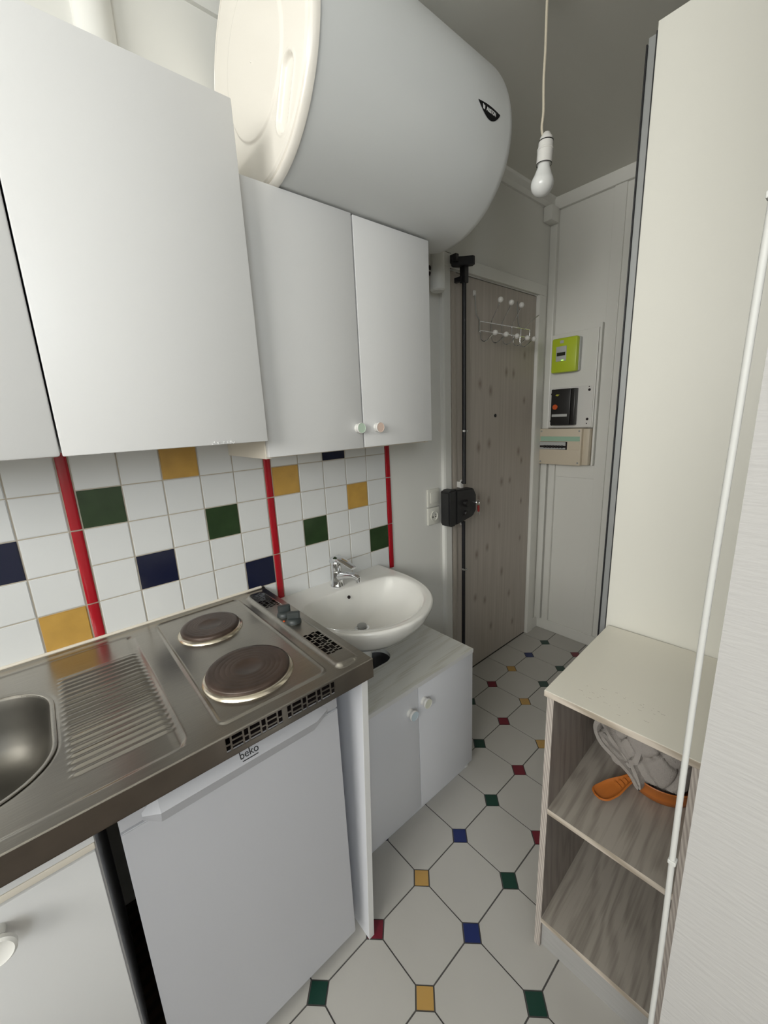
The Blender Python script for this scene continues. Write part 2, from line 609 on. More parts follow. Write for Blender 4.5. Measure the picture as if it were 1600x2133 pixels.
struct('baseboard_far', b_, 'paint_gloss')
b_ = bmesh.new()
box(b_, 0.050, 0.088, YF - 0.022, YF, 0.07, 1.115, bev=0.004)      # cover strip below the meter board
struct('trim_8', b_, 'paint_gloss')
b_ = bmesh.new()
box(b_, 0.316, 0.372, YF - 0.012, YF, 0.07, 2.478, bev=0.002)
box(b_, 0.0, 0.040, YF - 0.03, YF, 0.07, 2.478, bev=0.004)
struct('trim_9', b_, 'paint_gloss')
b_ = bmesh.new()
box(b_, 0.0885, 0.3155, YF - 0.008, YF, 1.035, 1.113, bev=0.002)
struct('trim_10', b_, 'paint_gloss')

# round riser pipe boxed in at the top left, above the wall cabinets
b_ = bmesh.new()
tube(b_, [(0.004, -0.036, 1.70), (0.004, -0.036, 2.478)], 0.041, 32)
tag(obj('riser_pipe', b_, 'paint_gloss', smooth=True), 'thick white painted vertical pipe above the wall cabinet beside the water heater', 'pipe')

# ------------------------------------------------------------------ entrance door
dr = thing('door_1', 'grey knotty wood-effect entrance door with black lock rods', 'door', (0, 1.56, 0))
dr['kind'] = 'structure'
knots = [(1.6525, 1.635, 1), (1.7215, 1.630, 1), (1.4234, 1.571, 1.1), (1.513, 1.539, 1.1), (1.8363, 1.489, .9), (1.507, 1.272, 1.1),
         (1.4158, 1.259, 1.2), (1.7925, 1.207, 1.1), (1.8264, 1.151, .8), (1.6297, 1.053, 1.1), (1.7111, 1.050, .8), (1.4194, .992, 1),
         (1.5099, .964, 1), (1.8354, .909, .8), (1.5025, .699, 1), (1.4064, .682, 1.1), (1.6497, .514, 1.1), (1.8383, .678, .8),
         (1.7329, .348, 1), (1.3962, .431, 1), (1.4863, .386, 1), (1.6152, .801, .8), (1.8261, 1.729, .9), (1.55, .20, 1), (1.78, .14, 1)]
dm = bpy.data.materials.new('grey_knotty_pine_laminate')
dm.use_nodes = True
nt = dm.node_tree
b = nt.nodes['Principled BSDF']
b.inputs['Roughness'].default_value = 0.5
tc = nt.nodes.new('ShaderNodeTexCoord')
mp = nt.nodes.new('ShaderNodeMapping')
mp.inputs['Scale'].default_value = (20, 20, 0.8)
nt.links.new(tc.outputs['Object'], mp.inputs[0])
nz = nt.nodes.new('ShaderNodeTexNoise')
nz.inputs['Scale'].default_value = 3
nz.inputs['Detail'].default_value = 5
nt.links.new(mp.outputs[0], nz.inputs['Vector'])
ramp = nt.nodes.new('ShaderNodeValToRGB')
ramp.color_ramp.elements[0].position = 0.25
ramp.color_ramp.elements[1].position = 0.72
ramp.color_ramp.elements[0].color = (0.42, 0.378, 0.335, 1)
ramp.color_ramp.elements[1].color = (0.52, 0.472, 0.425, 1)
nt.links.new(nz.outputs['Fac'], ramp.inputs[0])
at = nt.nodes.new('ShaderNodeAttribute')
at.attribute_name = 'knot'
mixc = nt.nodes.new('ShaderNodeMix')
mixc.data_type = 'RGBA'
nt.links.new(at.outputs['Fac'], mixc.inputs[0])
nt.links.new(ramp.outputs[0], mixc.inputs[6])
mixc.inputs[7].default_value = (0.20, 0.145, 0.11, 1)
nt.links.new(mixc.outputs[2], b.inputs['Base Color'])

ny, nz_ = 150, 340
bm = bmesh.new()
lay = bm.verts.layers.float.new('knot')
LY0, LY1, LZ0, LZ1 = DY0 + 0.004, DY1 - 0.003, 0.009, DZ - 0.004
grid = []
for i in range(ny + 1):
    col = []
    for j in range(nz_ + 1):
        y = LY0 + (LY1 - LY0) * i / ny
        z = LZ0 + (LZ1 - LZ0) * j / nz_
        v = bm.verts.new((0.0, y, z))
        k = 0.0
        for (ky, kz, s) in knots:
            dd = math.hypot((y - ky) / (0.0125 * s), (z - kz) / (0.021 * s))
            if dd < 1.8:
                k = max(k, 0.62 * (1 - max(0, dd - 0.35) / 1.25) if dd > 0.35 else 0.72)
        v[lay] = max(0.0, k)
        col.append(v)
    grid.append(col)
for i in range(ny):
    for j in range(nz_):
        bm.faces.new((grid[i][j], grid[i + 1][j], grid[i + 1][j + 1], grid[i][j + 1]))
box(bm, -0.045, -0.0005, LY0, LY1, LZ0, LZ1)
obj('door_leaf', bm, dm, dr)
bm = bmesh.new()
prism(bm, [(0.0005, 1.195), (0.010, 1.197), (0.0125, 1.205), (0.0125, 1.222), (0.010, 1.229), (0.0005, 1.231)], 2, 0.012, DZ - 0.006)
obj('rail_strip', bm, 'rail', dr, smooth=True, label='beige wooden cover strip along the lock edge')
# lock rods
bm = bmesh.new()
tube(bm, [(0.048, 1.238, 1.10), (0.048, 1.238, 1.995)], 0.0095, 14)
obj('lock_rod', bm, 'black', dr, smooth=True)
bm = bmesh.new()
tube(bm, [(0.044, 1.238, 0.015), (0.044, 1.238, 0.91)], 0.009, 14)
obj('lock_rod', bm, 'black', dr, smooth=True)
bm = bmesh.new()
box(bm, 0.002, 0.012, 1.160, 1.196, 2.044, 2.105, bev=0.002)
box(bm, 0.004, 0.050, 1.180, 1.200, 2.060, 2.092, bev=0.002)
prism(bm, [(0.030, 1.176), (0.066, 1.216), (0.094, 1.240), (0.094, 1.254), (0.074, 1.262), (0.030, 1.226), (0.012, 1.196)], 2, 2.048, 2.082, bev=0.002)
box(bm, 0.034, 0.062, 1.224, 1.252, 1.985, 2.052, bev=0.003)
obj('rod_bracket', bm, 'black', dr)
bm = bmesh.new()
box(bm, 0.001, 0.050, 1.214, 1.230, 1.990, 2.010, bev=0.002)
obj('rod_guide', bm, 'black', dr)
for zc in (1.995, 1.352, 0.66):
    bm = bmesh.new()
    tube(bm, [(0.048, 1.238, zc - 0.004), (0.048, 1.238, zc + 0.004)], 0.0118, 14)
    if zc != 1.995:
        lathe(bm, [(0.0, 0.0), (0.005, 0), (0.005, 0.006), (0.0, 0.008)], (0.058, 1.240, zc), (1, 0, 0), 12)
    obj('rod_clip', bm, 'chrome', dr, smooth=True)
for z0, z1, zs in ((1.070, 1.118, 1.106), (0.890, 0.935, 0.902)):
    bm = bmesh.new()
    box(bm, 0.030, 0.0345, 1.226, 1.250, z0, z1, bev=0.002)
    box(bm, 0.0, 0.031, 1.230, 1.246, z0 + 0.01, z1 - 0.01)
    lathe(bm, [(0.0, 0.006), (0.005, 0.006), (0.006, 0.003), (0.006, 0.0)], (0.0345, 1.238, zs), (1, 0, 0), 12, mi=1)
    obj('rod_plate', bm, ['plastic', 'black'], dr, smooth=True)
# lock case
lk = bmesh.new()
prism(lk, [(1.150, 0.914), (1.277, 0.935), (1.302, 0.962), (1.302, 1.040), (1.280, 1.076), (1.150, 1.084)], 0, 0.028, 0.074, bev=0.005)
lockb = obj('lock_case', lk, 'lock', dr, smooth=True, angle=50)
lk = bmesh.new()
prism(lk, [(1.094, 0.922), (1.104, 0.912), (1.146, 0.912), (1.146, 1.088), (1.104, 1.088), (1.094, 1.080)], 0, 0.019, 0.078, bev=0.007)
obj('strike_box', lk, 'lock', lockb, smooth=True, angle=50)
lk = bmesh.new()
lathe(lk, [(0.016, 0), (0.016, 0.012), (0.014, 0.018), (0.0, 0.019)], (0.0735, 1.212, 1.012), (1, 0, 0), 24)
obj('thumb_turn', lk, 'blackp', lockb, smooth=True)
lk = bmesh.new()
lathe(lk, [(0.013, 0), (0.013, 0.010), (0.010, 0.014), (0.0, 0.014)], (0.0735, 1.212, 0.962), (1, 0, 0), 24)
obj('lock_cylinder', lk, 'blackp', lockb, smooth=True)
# peephole
lk = bmesh.new()
lathe(lk, [(0.009, 0), (0.009, 0.003), (0.006, 0.0045), (0.0, 0.004)], (0.0002, 1.557, 1.414), (1, 0, 0), 20)
obj('peephole', lk, 'black', dr, smooth=True)
# keys
ky = thing('key_bunch', 'small bunch of keys with a red tag hanging from the black door lock', 'keys', (0.086, 1.292, 1.0))
bm = bmesh.new()
tube(bm, [(0.088, 1.293 + 0.013 * math.cos(t * PI / 12), 1.002 + 0.013 * math.sin(t * PI / 12)) for t in range(24)], 0.0011, 6, closed=True)
obj('key_ring', bm, 'chrome', ky, smooth=True)
bm = bmesh.new()
lathe(bm, [(0.0, 0.0), (0.004, 0), (0.004, 0.012), (0, 0.012)], (0.0735, 1.289, 1.002), (1, 0, 0), 10)
obj('key_shank', bm, 'chrome', ky, smooth=True)


def key(dy, dz, length, m_, tilt):
    bm = bmesh.new()
    out = [(0.005 * math.cos(a * PI / 8), -0.006 + 0.007 * math.sin(a * PI / 8)) for a in range(16)]
    prism(bm, out, 0, -0.0011, 0.0011)
    prism(bm, [(-0.002, -0.010), (0.002, -0.010), (0.002, -length), (0.0, -length - 0.003), (-0.002, -length)], 0, -0.0009, 0.0009)
    for i in range(3):
        box(bm, -0.0009, 0.0009, 0.002, 0.0035, -length + 0.004 * i, -length + 0.004 * i + 0.002)
    bm.transform(Matrix.Translation((0.089, 1.293 + dy, 0.990 + dz)) @ Matrix.Rotation(tilt, 4, 'X'))
    obj('key', bm, m_, ky)


key(-0.002, 0.0, 0.034, 'chrome', -0.10)
key(0.006, -0.004, 0.046, 'chrome', 0.12)
key(0.001, 0.001, 0.024, 'brass', 0.02)
bm = B(0.0912, 0.0942, 1.291, 1.301, 0.956, 0.988, bev=0.001)
obj('key_tag', bm, 'redkey', ky)

# coat rack hung on the door
rk = thing('coat_rack', 'chrome wire coat rack with white ball tips hung on the wooden door', 'coat rack', (0.02, 1.59, 1.80))
bm = bmesh.new()
XK = 0.034
for z in (1.848, 1.808):
    tube(bm, [(XK, 1.372, z), (XK, 1.812, z + 0.004)], 0.0026, 8)
for y in (1.372, 1.460, 1.550, 1.640, 1.725, 1.812):
    tube(bm, [(XK, y, 1.850), (XK, y, 1.806)], 0.0026, 8)
tube(bm, [(XK, 1.372, 1.848), (0.016, 1.368, 1.88), (0.008, 1.366, 1.968)], 0.003, 8)
tube(bm, [(XK, 1.725, 1.848), (0.016, 1.725, 1.88), (0.008, 1.725, 1.985)], 0.003, 8)
tube(bm, [(XK, 1.366, 1.855), (XK, 1.366, 1.800)], 0.003, 8)
rackf = obj('wire_frame', bm, 'chrome', rk, smooth=True)
bm = bmesh.new()
box(bm, 0.001, 0.010, 1.359, 1.374, 1.962, 1.985, bev=0.002)
obj('hook_clip', bm, 'plastic', rk)


def rhook(pts, ball):
    bm = bmesh.new()
    tube(bm, spline(pts, 6), 0.0024, 8)
    h = obj('hook', bm, 'chrome', rk, smooth=True)
    if ball:
        bm = bmesh.new()
        bmesh.ops.create_uvsphere(bm, u_segments=20, v_segments=12, radius=0.0125)
        bm.transform(Matrix.Translation(pts[-1]))
        obj('ball_tip', bm, 'plastic', h, smooth=True)


for y in (1.376, 1.465, 1.560, 1.655, 1.718):
    rhook([(XK, y, 1.810), (XK + 0.002, y + 0.002, 1.772), (XK + 0.022, y + 0.008, 1.758), (XK + 0.052, y + 0.018, 1.780), (XK + 0.066, y + 0.024, 1.790)], True)
for y in (1.463, 1.552, 1.640):
    rhook([(XK, y, 1.848), (XK + 0.004, y + 0.002, 1.868), (XK + 0.046, y - 0.018, 1.905), (XK + 0.072, y - 0.034, 1.932)], True)
rhook([(XK, 1.752, 1.848), (XK + 0.01, 1.762, 1.862), (XK + 0.03, 1.790, 1.895), (XK + 0.05, 1.812, 1.915)], False)

# ------------------------------------------------------------------ switch and socket
sw = thing('light_switch', 'ivory square rocker light switch on the wall just above the socket', 'light switch', (0, 1.062, 1.05))
obj('cover_plate', B(0.0, 0.010, 1.022, 1.102, 1.012, 1.096, bev=0.003), 'switch', sw, smooth=True)
obj('rocker', B(0.009, 0.0135, 1.038, 1.088, 1.030, 1.080, bev=0.002), 'switch', sw, smooth=True)
so = thing('wall_socket', 'ivory square power socket under the light switch', 'socket', (0, 1.062, 0.97))
ring = bmesh.new()
box(ring, 0.0, 0.010, 1.022, 1.102, 0.926, 1.008, bev=0.003)
obj('cover_plate', ring, 'switch', so, smooth=True)
ring = bmesh.new()
lathe(ring, [(0.024, 0.0), (0.024, 0.004), (0.0205, 0.004), (0.0195, 0.0004), (0.0, 0.0004)], (0.010, 1.062, 0.967), (1, 0, 0), 32)
sk = obj('socket_well', ring, 'switch', so, smooth=True)
ring = bmesh.new()
for dy in (-0.0095, 0.0095):
    lathe(ring, [(0.0, 0.0), (0.0034, 0.0), (0.0034, 0.0012), (0, 0.0012)], (0.0105, 1.062 + dy, 0.963), (1, 0, 0), 12)
obj('pin_hole', ring, 'slot', sk)
ring = bmesh.new()
tube(ring, [(0.010, 1.062, 0.976), (0.018, 1.062, 0.976)], 0.0024, 10)
obj('earth_pin', ring, 'chrome', sk)

# ------------------------------------------------------------------ electrical board in the far corner
YM = YF - 0.032
bd = thing('meter_board', 'white painted backing board behind the electricity meter', 'board', (0.16, YF, 1.33))
obj('board', B(0.042, 0.298, YM, YF, 1.325, 1.842, bev=0.002), 'paint_gloss', bd)
obj('side_bead', B(0.300, 0.3110, YM + 0.002, YF, 1.115, 1.865, bev=0.002), 'paint_gloss', bd)
mt = thing('electricity_meter', 'lime green smart electricity meter with small dark display', 'electricity meter', (0.14, YM, 1.63))
bm = bmesh.new()
box(bm, 0.070, 0.212, YM - 0.056, YM - 0.020, 1.630, 1.812, bev=0.009)
obj('cover', bm, 'lime', mt, smooth=True)
obj('back_case', B(0.074, 0.216, YM - 0.028, YM, 1.634, 1.810, bev=0.006), 'greyp', mt, smooth=True)
fc = obj('window_panel', B(0.098, 0.156, YM - 0.059, YM - 0.052, 1.690, 1.768, bev=0.002), 'greyp', mt, smooth=True)
obj('display', B(0.104, 0.151, YM - 0.0605, YM - 0.058, 1.718, 1.736), 'screen', fc)
obj('status_light', B(0.130, 0.142, YM - 0.0605, YM - 0.058, 1.692, 1.696), 'led', fc)
obj('badge', B(0.118, 0.138, YM - 0.058, YM - 0.054, 1.783, 1.798, bev=0.001), 'greyp', mt)
# main breaker on perforated plate
bk = thing('main_breaker', 'black main circuit breaker with orange button on a white mounting plate', 'circuit breaker', (0.15, YM, 1.33))
obj('mounting_plate', B(0.046, 0.292, YM - 0.008, YM, 1.328, 1.552, bev=0.002), 'plastic', bk)
bm = bmesh.new()
box(bm, 0.079, 0.190, YM - 0.052, YM - 0.008, 1.342, 1.542, bev=0.003)
box(bm, 0.190, 0.213, YM - 0.046, YM - 0.008, 1.342, 1.542, bev=0.003)
bc = obj('breaker_case', bm, 'blackp', bk, smooth=True)
bm = bmesh.new()
lathe(bm, [(0.0145, 0), (0.0145, 0.005), (0.012, 0.007), (0.0, 0.007)], (0.106, YM - 0.052, 1.444), (0, -1, 0), 24)
obj('trip_button', bm, 'orange_dot', bc, smooth=True)
obj('name_strip', B(0.088, 0.176, YM - 0.0535, YM - 0.051, 1.390, 1.404), 'greyp', bc)
bm = bmesh.new()
prism(bm, [(0.104, 1.508), (0.112, 1.514), (0.128, 1.511), (0.116, 1.503)], 1, YM - 0.0530, YM - 0.0515)
obj('warning_mark', bm, 'yellowp', bc)
for x, z, r in ((0.062, 1.518, .007), (0.272, 1.528, .007), (0.062, 1.365, .007), (0.270, 1.372, .007),
                (0.066, 1.542, .003), (0.270, 1.545, .003), (0.066, 1.342, .003), (0.268, 1.348, .003)):
    bm = bmesh.new()
    lathe(bm, [(0.0, 0.0), (r, 0.0), (r, 0.0012), (0.0, 0.0012)], (x, YM - 0.008, z), (0, -1, 0), 14)
    obj('screw_hole', bm, 'slot', bk)
# fuse box
fb = thing('fuse_box', 'aged beige consumer unit with mint strip and row of black breakers', 'fuse box', (0.15, YF, 1.12))
bm = bmesh.new()
box(bm, 0.012, 0.262, YF - 0.078, YF, 1.115, 1.322, bev=0.004)
box(bm, 0.262, 0.297, YF - 0.060, YF, 1.117, 1.320, bev=0.004)
obj('box_body', bm, 'beigep', fb, smooth=True)
obj('label_strip', B(0.022, 0.254, YF - 0.081, YF - 0.077, 1.252, 1.278, bev=0.001), 'mint', fb)
bm = bmesh.new()
box(bm, 0.020, 0.184, YF - 0.080, YF - 0.077, 1.203, 1.248)
md = obj('module_slot', bm, 'slot', fb)
bm = bmesh.new()
box(bm, 0.020, 0.176, YF - 0.083, YF - 0.079, 1.226, 1.246)
box(bm, 0.020, 0.176, YF - 0.083, YF - 0.079, 1.205, 1.214)
obj('module_faces', bm, 'greyp', md)
for i in range(7):
    x = 0.048 + i * 0.0175
    obj('toggle', B(x, x + 0.010, YF - 0.090, YF - 0.079, 1.212, 1.228, bev=0.001), 'blackp', md)
bm = B(0.190, 0.254, YF - 0.0805, YF - 0.077, 1.203, 1.248, bev=0.001)
obj('blank_cover', bm, 'beigep', fb)
for x, z in ((0.026, 1.308), (0.248, 1.308), (0.026, 1.130), (0.248, 1.130)):
    bm = bmesh.new()
    lathe(bm, [(0.005, 0), (0.005, 0.001), (0.0, 0.0014)], (x, YF - 0.078, z), (0, -1, 0), 12)
    obj('corner_screw', bm, 'alu', fb, smooth=True)
# junction box in the ceiling corner
bm = bmesh.new()
box(bm, 0.0, 0.050, YF - 0.110, YF - 0.0305, 2.405, 2.478, bev=0.006)
tag(obj('junction_box', bm, 'paint_gloss', smooth=True), 'small white painted junction box high in the far ceiling corner', 'junction box')

# ------------------------------------------------------------------ water heater
XC, ZC, RB, Y0, Y1 = 0.257, 2.222, 0.248, 0.222, 0.880
wh = thing('water_heater', 'large white horizontal cylindrical water heater on the wall above the cabinets', 'water heater', (0.0, 0.55, ZC))
bm = bmesh.new()
prof = [(RB - 0.004, 0.0), (RB, 0.006), (RB, Y1 - Y0 - 0.02)]
for i in range(1, 13):
    a = PI / 2 * i / 12
    prof.append((RB - 0.045 + 0.045 * math.cos(a), Y1 - Y0 - 0.02 + 0.045 * math.sin(a)))
prof += [(RB * 0.5, Y1 - Y0 + 0.034), (0.0, Y1 - Y0 + 0.038)]
lathe(bm, prof, (XC, Y0, ZC), (0, 1, 0), 96)
obj('tank_shell', bm, 'boiler', wh, smooth=True, angle=30)
# end cap facing the window side: polar grid with inner disc step and a grip recess
bm = bmesh.new()
NR, NA = 110, 400


def capdepth(x, z):
    r = math.hypot(x - XC, z - ZC)
    y = Y0 - 0.004
    if r > RB - 0.006:
        y = Y0 + 0.010 - 0.012 * math.sqrt(max(0, 1 - ((r - RB + 0.006) / 0.0085) ** 2)) if r < RB + 0.0025 else Y0 + 0.01
    elif r > RB - 0.012:
        y = Y0 + 0.003
    elif r > RB - 0.016:
        y = Y0 - 0.001
    t = min(1, max(0, (RB * 0.58 - r) / 0.007))
    y -= 0.0045 * t * t * (3 - 2 * t)
    # oval grip, inclined along the rim
    ax_, az_, bx_, bz_ = 0.366, 2.064, 0.404, 2.132
    k_ = max(0, min(1, ((x - ax_) * (bx_ - ax_) + (z - az_) * (bz_ - az_)) / ((bx_ - ax_) ** 2 + (bz_ - az_) ** 2)))
    d = math.hypot(x - ax_ - k_ * (bx_ - ax_), z - az_ - k_ * (bz_ - az_)) - 0.0245
    if d < 0.012:
        q_ = min(1, max(0, (0.001 - d) / 0.007))
        y += 0.0085 * q_ * q_ * (3 - 2 * q_) - 0.0022 * math.exp(-((d - 0.003) / 0.0028) ** 2)
    return y


rings = []
for i in range(NR + 1):
    r = (RB + 0.003) * i / NR
    rings.append([bm.verts.new((XC + r * math.cos(2 * PI * k / NA), capdepth(XC + r * math.cos(2 * PI * k / NA), ZC + r * math.sin(2 * PI * k / NA)),
                                ZC + r * math.sin(2 * PI * k / NA))) for k in range(NA)] if i else [bm.verts.new((XC, Y0 - 0.014, ZC))])
for a, b in zip(rings, rings[1:]):
    for k in range(NA):
        if len(a) == 1:
            bm.faces.new((a[0], b[k], b[(k + 1) % NA]))
        else:
            bm.faces.new((a[k], b[k], b[(k + 1) % NA], a[(k + 1) % NA]))
last = rings[-1]
back = [bm.verts.new((v.co.x, Y0 + 0.016, v.co.z)) for v in last]
for k in range(NA):
    bm.faces.new((last[k], back[k], back[(k + 1) % NA], last[(k + 1) % NA]))
obj('end_cap', bm, 'boiler_end', wh, smooth=True, angle=60, label='cream domed end cap with an oval grip recess')
# brand badge on the shell
bm = bmesh.new()


def onshell(u, v, off):
    """u along the tank (m), v up around the shell (m)"""
    a = v / RB
    return Vector((XC + (RB + off) * math.cos(a), u, ZC + (RB + off) * math.sin(a)))


tp, bt = [], []
for i in range(25):
    t = i / 24
    u = 0.716 + 0.098 * t
    tp.append((u, -0.004 + 0.004 * math.sin(PI * t)))
    bt.append((u, -0.004 - 0.0265 * math.sin(PI * t ** 1.15) ** 0.8 if 0 < t < 1 else -0.004))
for off in (0.0002,):
    rows = []
    for s in range(5):
        rows.append([bm.verts.new(onshell(a[0], a[1] * (1 - s / 4) + b[1] * s / 4, 0.0009)) for a, b in zip(tp, bt)])
    for r0, r1 in zip(rows, rows[1:]):
        for i in range(24):
            bm.faces.new((r0[i], r0[i + 1], r1[i + 1], r1[i]))
bmesh.ops.solidify(bm, geom=bm.faces[:], thickness=0.0008)
bg = obj('brand_badge', bm, 'print', wh, label='black crescent badge with small white lettering')
bm = text_mesh('ARISTON', 0.0125, Matrix.Identity(4), depth=0.0002, bold=0.0002)
for v in bm.verts:
    u, vv, dd = v.co.x, v.co.y, v.co.z
    v.co = onshell(0.773 + u * 0.80, -0.0115 + vv, 0.0013 + dd)
obj('badge_lettering', bm, 'wprint', bg)
bm = bmesh.new()
for i in range(3):
    tube(bm, [onshell(0.737 + 0.0035 * i, -0.006 - 0.001 * i, 0.0014), onshell(0.7385 + 0.0025 * i, -0.016, 0.0014)], 0.0006, 6)
obj('badge_symbol', bm, 'wprint', bg)
for y in (0.38, 0.74):
    obj('wall_bracket', B(0.0, 0.03, y - 0.03, y + 0.03, ZC - 0.12, ZC + 0.12), 'plastic', wh)

# white pipe cover hanging by the door corner
pc = thing('pipe_cover', 'white cylindrical pipe cap hanging below the water heater beside the door', 'pipe', (0.052, 1.052, 1.915))
bm = bmesh.new()
lathe(bm, [(0.0, 0.0), (0.025, 0.0), (0.031, 0.006), (0.031, 0.075), (0.028, 0.08), (0.028, 0.14), (0.0, 0.14)], (0.058, 1.055, 1.922), (0, 0, 1), 28)
obj('sleeve', bm, 'paint_gloss', pc, smooth=True)
bm = bmesh.new()
tube(bm, spline([(0.056, 1.055, 2.05), (0.056, 1.045, 2.085), (0.03, 1.03, 2.10), (0.012, 1.02, 2.10)], 6), 0.022, 16)
obj('elbow', bm, 'paint_gloss', pc, smooth=True)
bm = bmesh.new()
for z in (2.012, 1.990):
    lathe(bm, [(0.006, 0.0), (0.006, 0.022), (0.004, 0.024), (0.0, 0.024)], (0.03, 1.042, z), (0.6, -1, 0), 10)
obj('fixing_bolt', bm, 'slot', pc, smooth=True)


# ------------------------------------------------------------------ wall cabinets
def round_knob(parent, x, y, z, face, r=0.0165, name='knob', direc=(1, 0, 0), depth=0.024):
    bm = bmesh.new()
    lathe(bm, [(0.0, 0.0), (r * 0.85, 0.0), (r * 0.72, depth * 0.35), (r * 0.85, depth * 0.6), (r, depth * 0.75), (r, depth * 0.95), (r * 0.93, depth)],
          (x, y, z), direc, 32, mi=0)
    lathe(bm, [(r * 0.93, depth), (r * 0.86, depth * 0.96), (0.0, depth * 0.96)], (x, y, z), direc, 32, mi=1)
    bmesh.ops.remove_doubles(bm, verts=bm.verts[:], dist=1e-5)
    return obj(name, bm, ['plastic', face], parent, smooth=True)


CX = 0.333
c1 = thing('wall_cabinet', 'tall white wall cabinet with chipped bottom edge, above the draining board', 'cabinet', (0.0, -0.08, 1.386))
bm = bmesh.new()
box(bm, 0.0, CX - 0.018, -0.276, 0.122, 1.392, 2.078)
obj('cabinet_body', bm, 'laminate', c1)
bm = bmesh.new()
box(bm, CX - 0.018, CX, -0.2770, 0.1215, 1.387, 2.081, bev=0.0025)
cdr = obj('door', bm, 'laminate', c1, smooth=True)
bm = bmesh.new()
for i in range(26):
    y = -0.012 + 0.052 * random.random()
    z = 1.3885 + 0.006 * random.random() ** 1.5
    t = bmesh.new()
    bmesh.ops.create_icosphere(t, subdivisions=1, radius=1)
    t.transform(Matrix.Translation((CX + 0.0003, y, z)) @ Matrix.Diagonal((0.0012, 0.001 + 0.003 * random.random(), 0.0008 + 0.001 * random.random(), 1)))
    merge(bm, t, 0)
obj('chipped_edge', bm, 'laminate', cdr)

c0 = thing('wall_cabinet', 'white wall cabinet at the left edge, above the sink', 'cabinet', (0.0, -0.50, 1.386))
obj('cabinet_body', B(0.0, CX - 0.02, -0.76, -0.286, 1.392, 2.078), 'laminate', c0)
obj('door', B(CX - 0.019, CX - 0.001, -0.76, -0.2800, 1.387, 2.081, bev=0.005), 'laminate', c0, smooth=True)

c2 = thing('wall_cabinet', 'lower white double-door wall cabinet with mint and pink knobs, above the washbasin', 'cabinet', (0.0, 0.45, 1.335))
X2 = 0.288
bm = bmesh.new()
box(bm, 0.0, X2 - 0.017, 0.1385, 0.1545, 1.338, 1.965, bev=0.0006)
box(bm, 0.0, X2 - 0.017, 0.738, 0.753, 1.338, 1.965, bev=0.0006)
box(bm, 0.0, X2 - 0.017, 0.1545, 0.738, 1.949, 1.965)
box(bm, 0.0, X2 - 0.018, 0.1545, 0.738, 1.340, 1.356, bev=0.0006)
box(bm, 0.0, 0.008, 0.1545, 0.738, 1.35, 1.95)
box(bm, X2 - 0.034, X2 - 0.018, 0.436, 0.468, 1.356, 1.949)
obj('cabinet_body', bm, 'cream', c2)
d1 = obj('door', B(X2 - 0.016, X2, 0.1410, 0.4488, 1.343, 1.972, bev=0.0012), 'laminate', c2, smooth=True)
d2 = obj('door', B(X2 - 0.016, X2, 0.4545, 0.7540, 1.344, 1.970, bev=0.0012), 'laminate', c2, smooth=True)
round_knob(d1, X2 - 0.0005, 0.4310, 1.403, 'k_green', r=0.0155, depth=0.020)
round_knob(d2, X2 - 0.0005, 0.5040, 1.4015, 'k_pink', r=0.0155, depth=0.020)

# ------------------------------------------------------------------ stainless worktop with hob, drainer and sink
WZ, WD, WY0, WY1 = 0.880, 0.600, -1.05, 0.1985
wk = thing('stainless_worktop', 'stainless steel kitchenette worktop with two hot plates, ribbed drainer and sink', 'worktop', (0.0, -0.40, WZ))


def ss(t):
    t = min(1.0, max(0.0, t))
    return t * t * (3 - 2 * t)


def rrect(x, y, x0, x1, y0, y1, r):
    """signed distance to a rounded rectangle"""
    cx, cy = (x0 + x1) / 2, (y0 + y1) / 2
    dx, dy = abs(x - cx) - (x1 - x0) / 2 + r, abs(y - cy) - (y1 - y0) / 2 + r
    return math.hypot(max(dx, 0), max(dy, 0)) + min(max(dx, dy), 0) - r


slots = []       # (x0,x1,y0,y1)


def slot_rows(xs, ys):
    w_, lo_, sm = (ys[1] - ys[0]) / 4.4, (xs[1] - xs[0]) * 0.175, (xs[1] - xs[0]) * 0.068
    pitch = (ys[1] - ys[0] - w_) / 3
    for r in range(4):
        y = ys[0] + r * pitch
        x = xs[0] + (0.0 if r % 2 == 0 else 0.004)
        seq = 'slslsls' if r % 2 == 0 else 'lslslsl'
        for ch in seq:
            L = sm if ch == 's' else lo_
            if x + L > xs[1] + 0.004:
                L = max(0.003, xs[1] + 0.004 - x)
            slots.append((x, x + L, y, y + w_))
            x += L + 0.0042


slot_rows((0.062, 0.180), (0.128, 0.171))
slot_rows((0.405, 0.521), (0.125, 0.167))

SK = (0.140, 0.495, -0.870, -0.383)      # sink opening


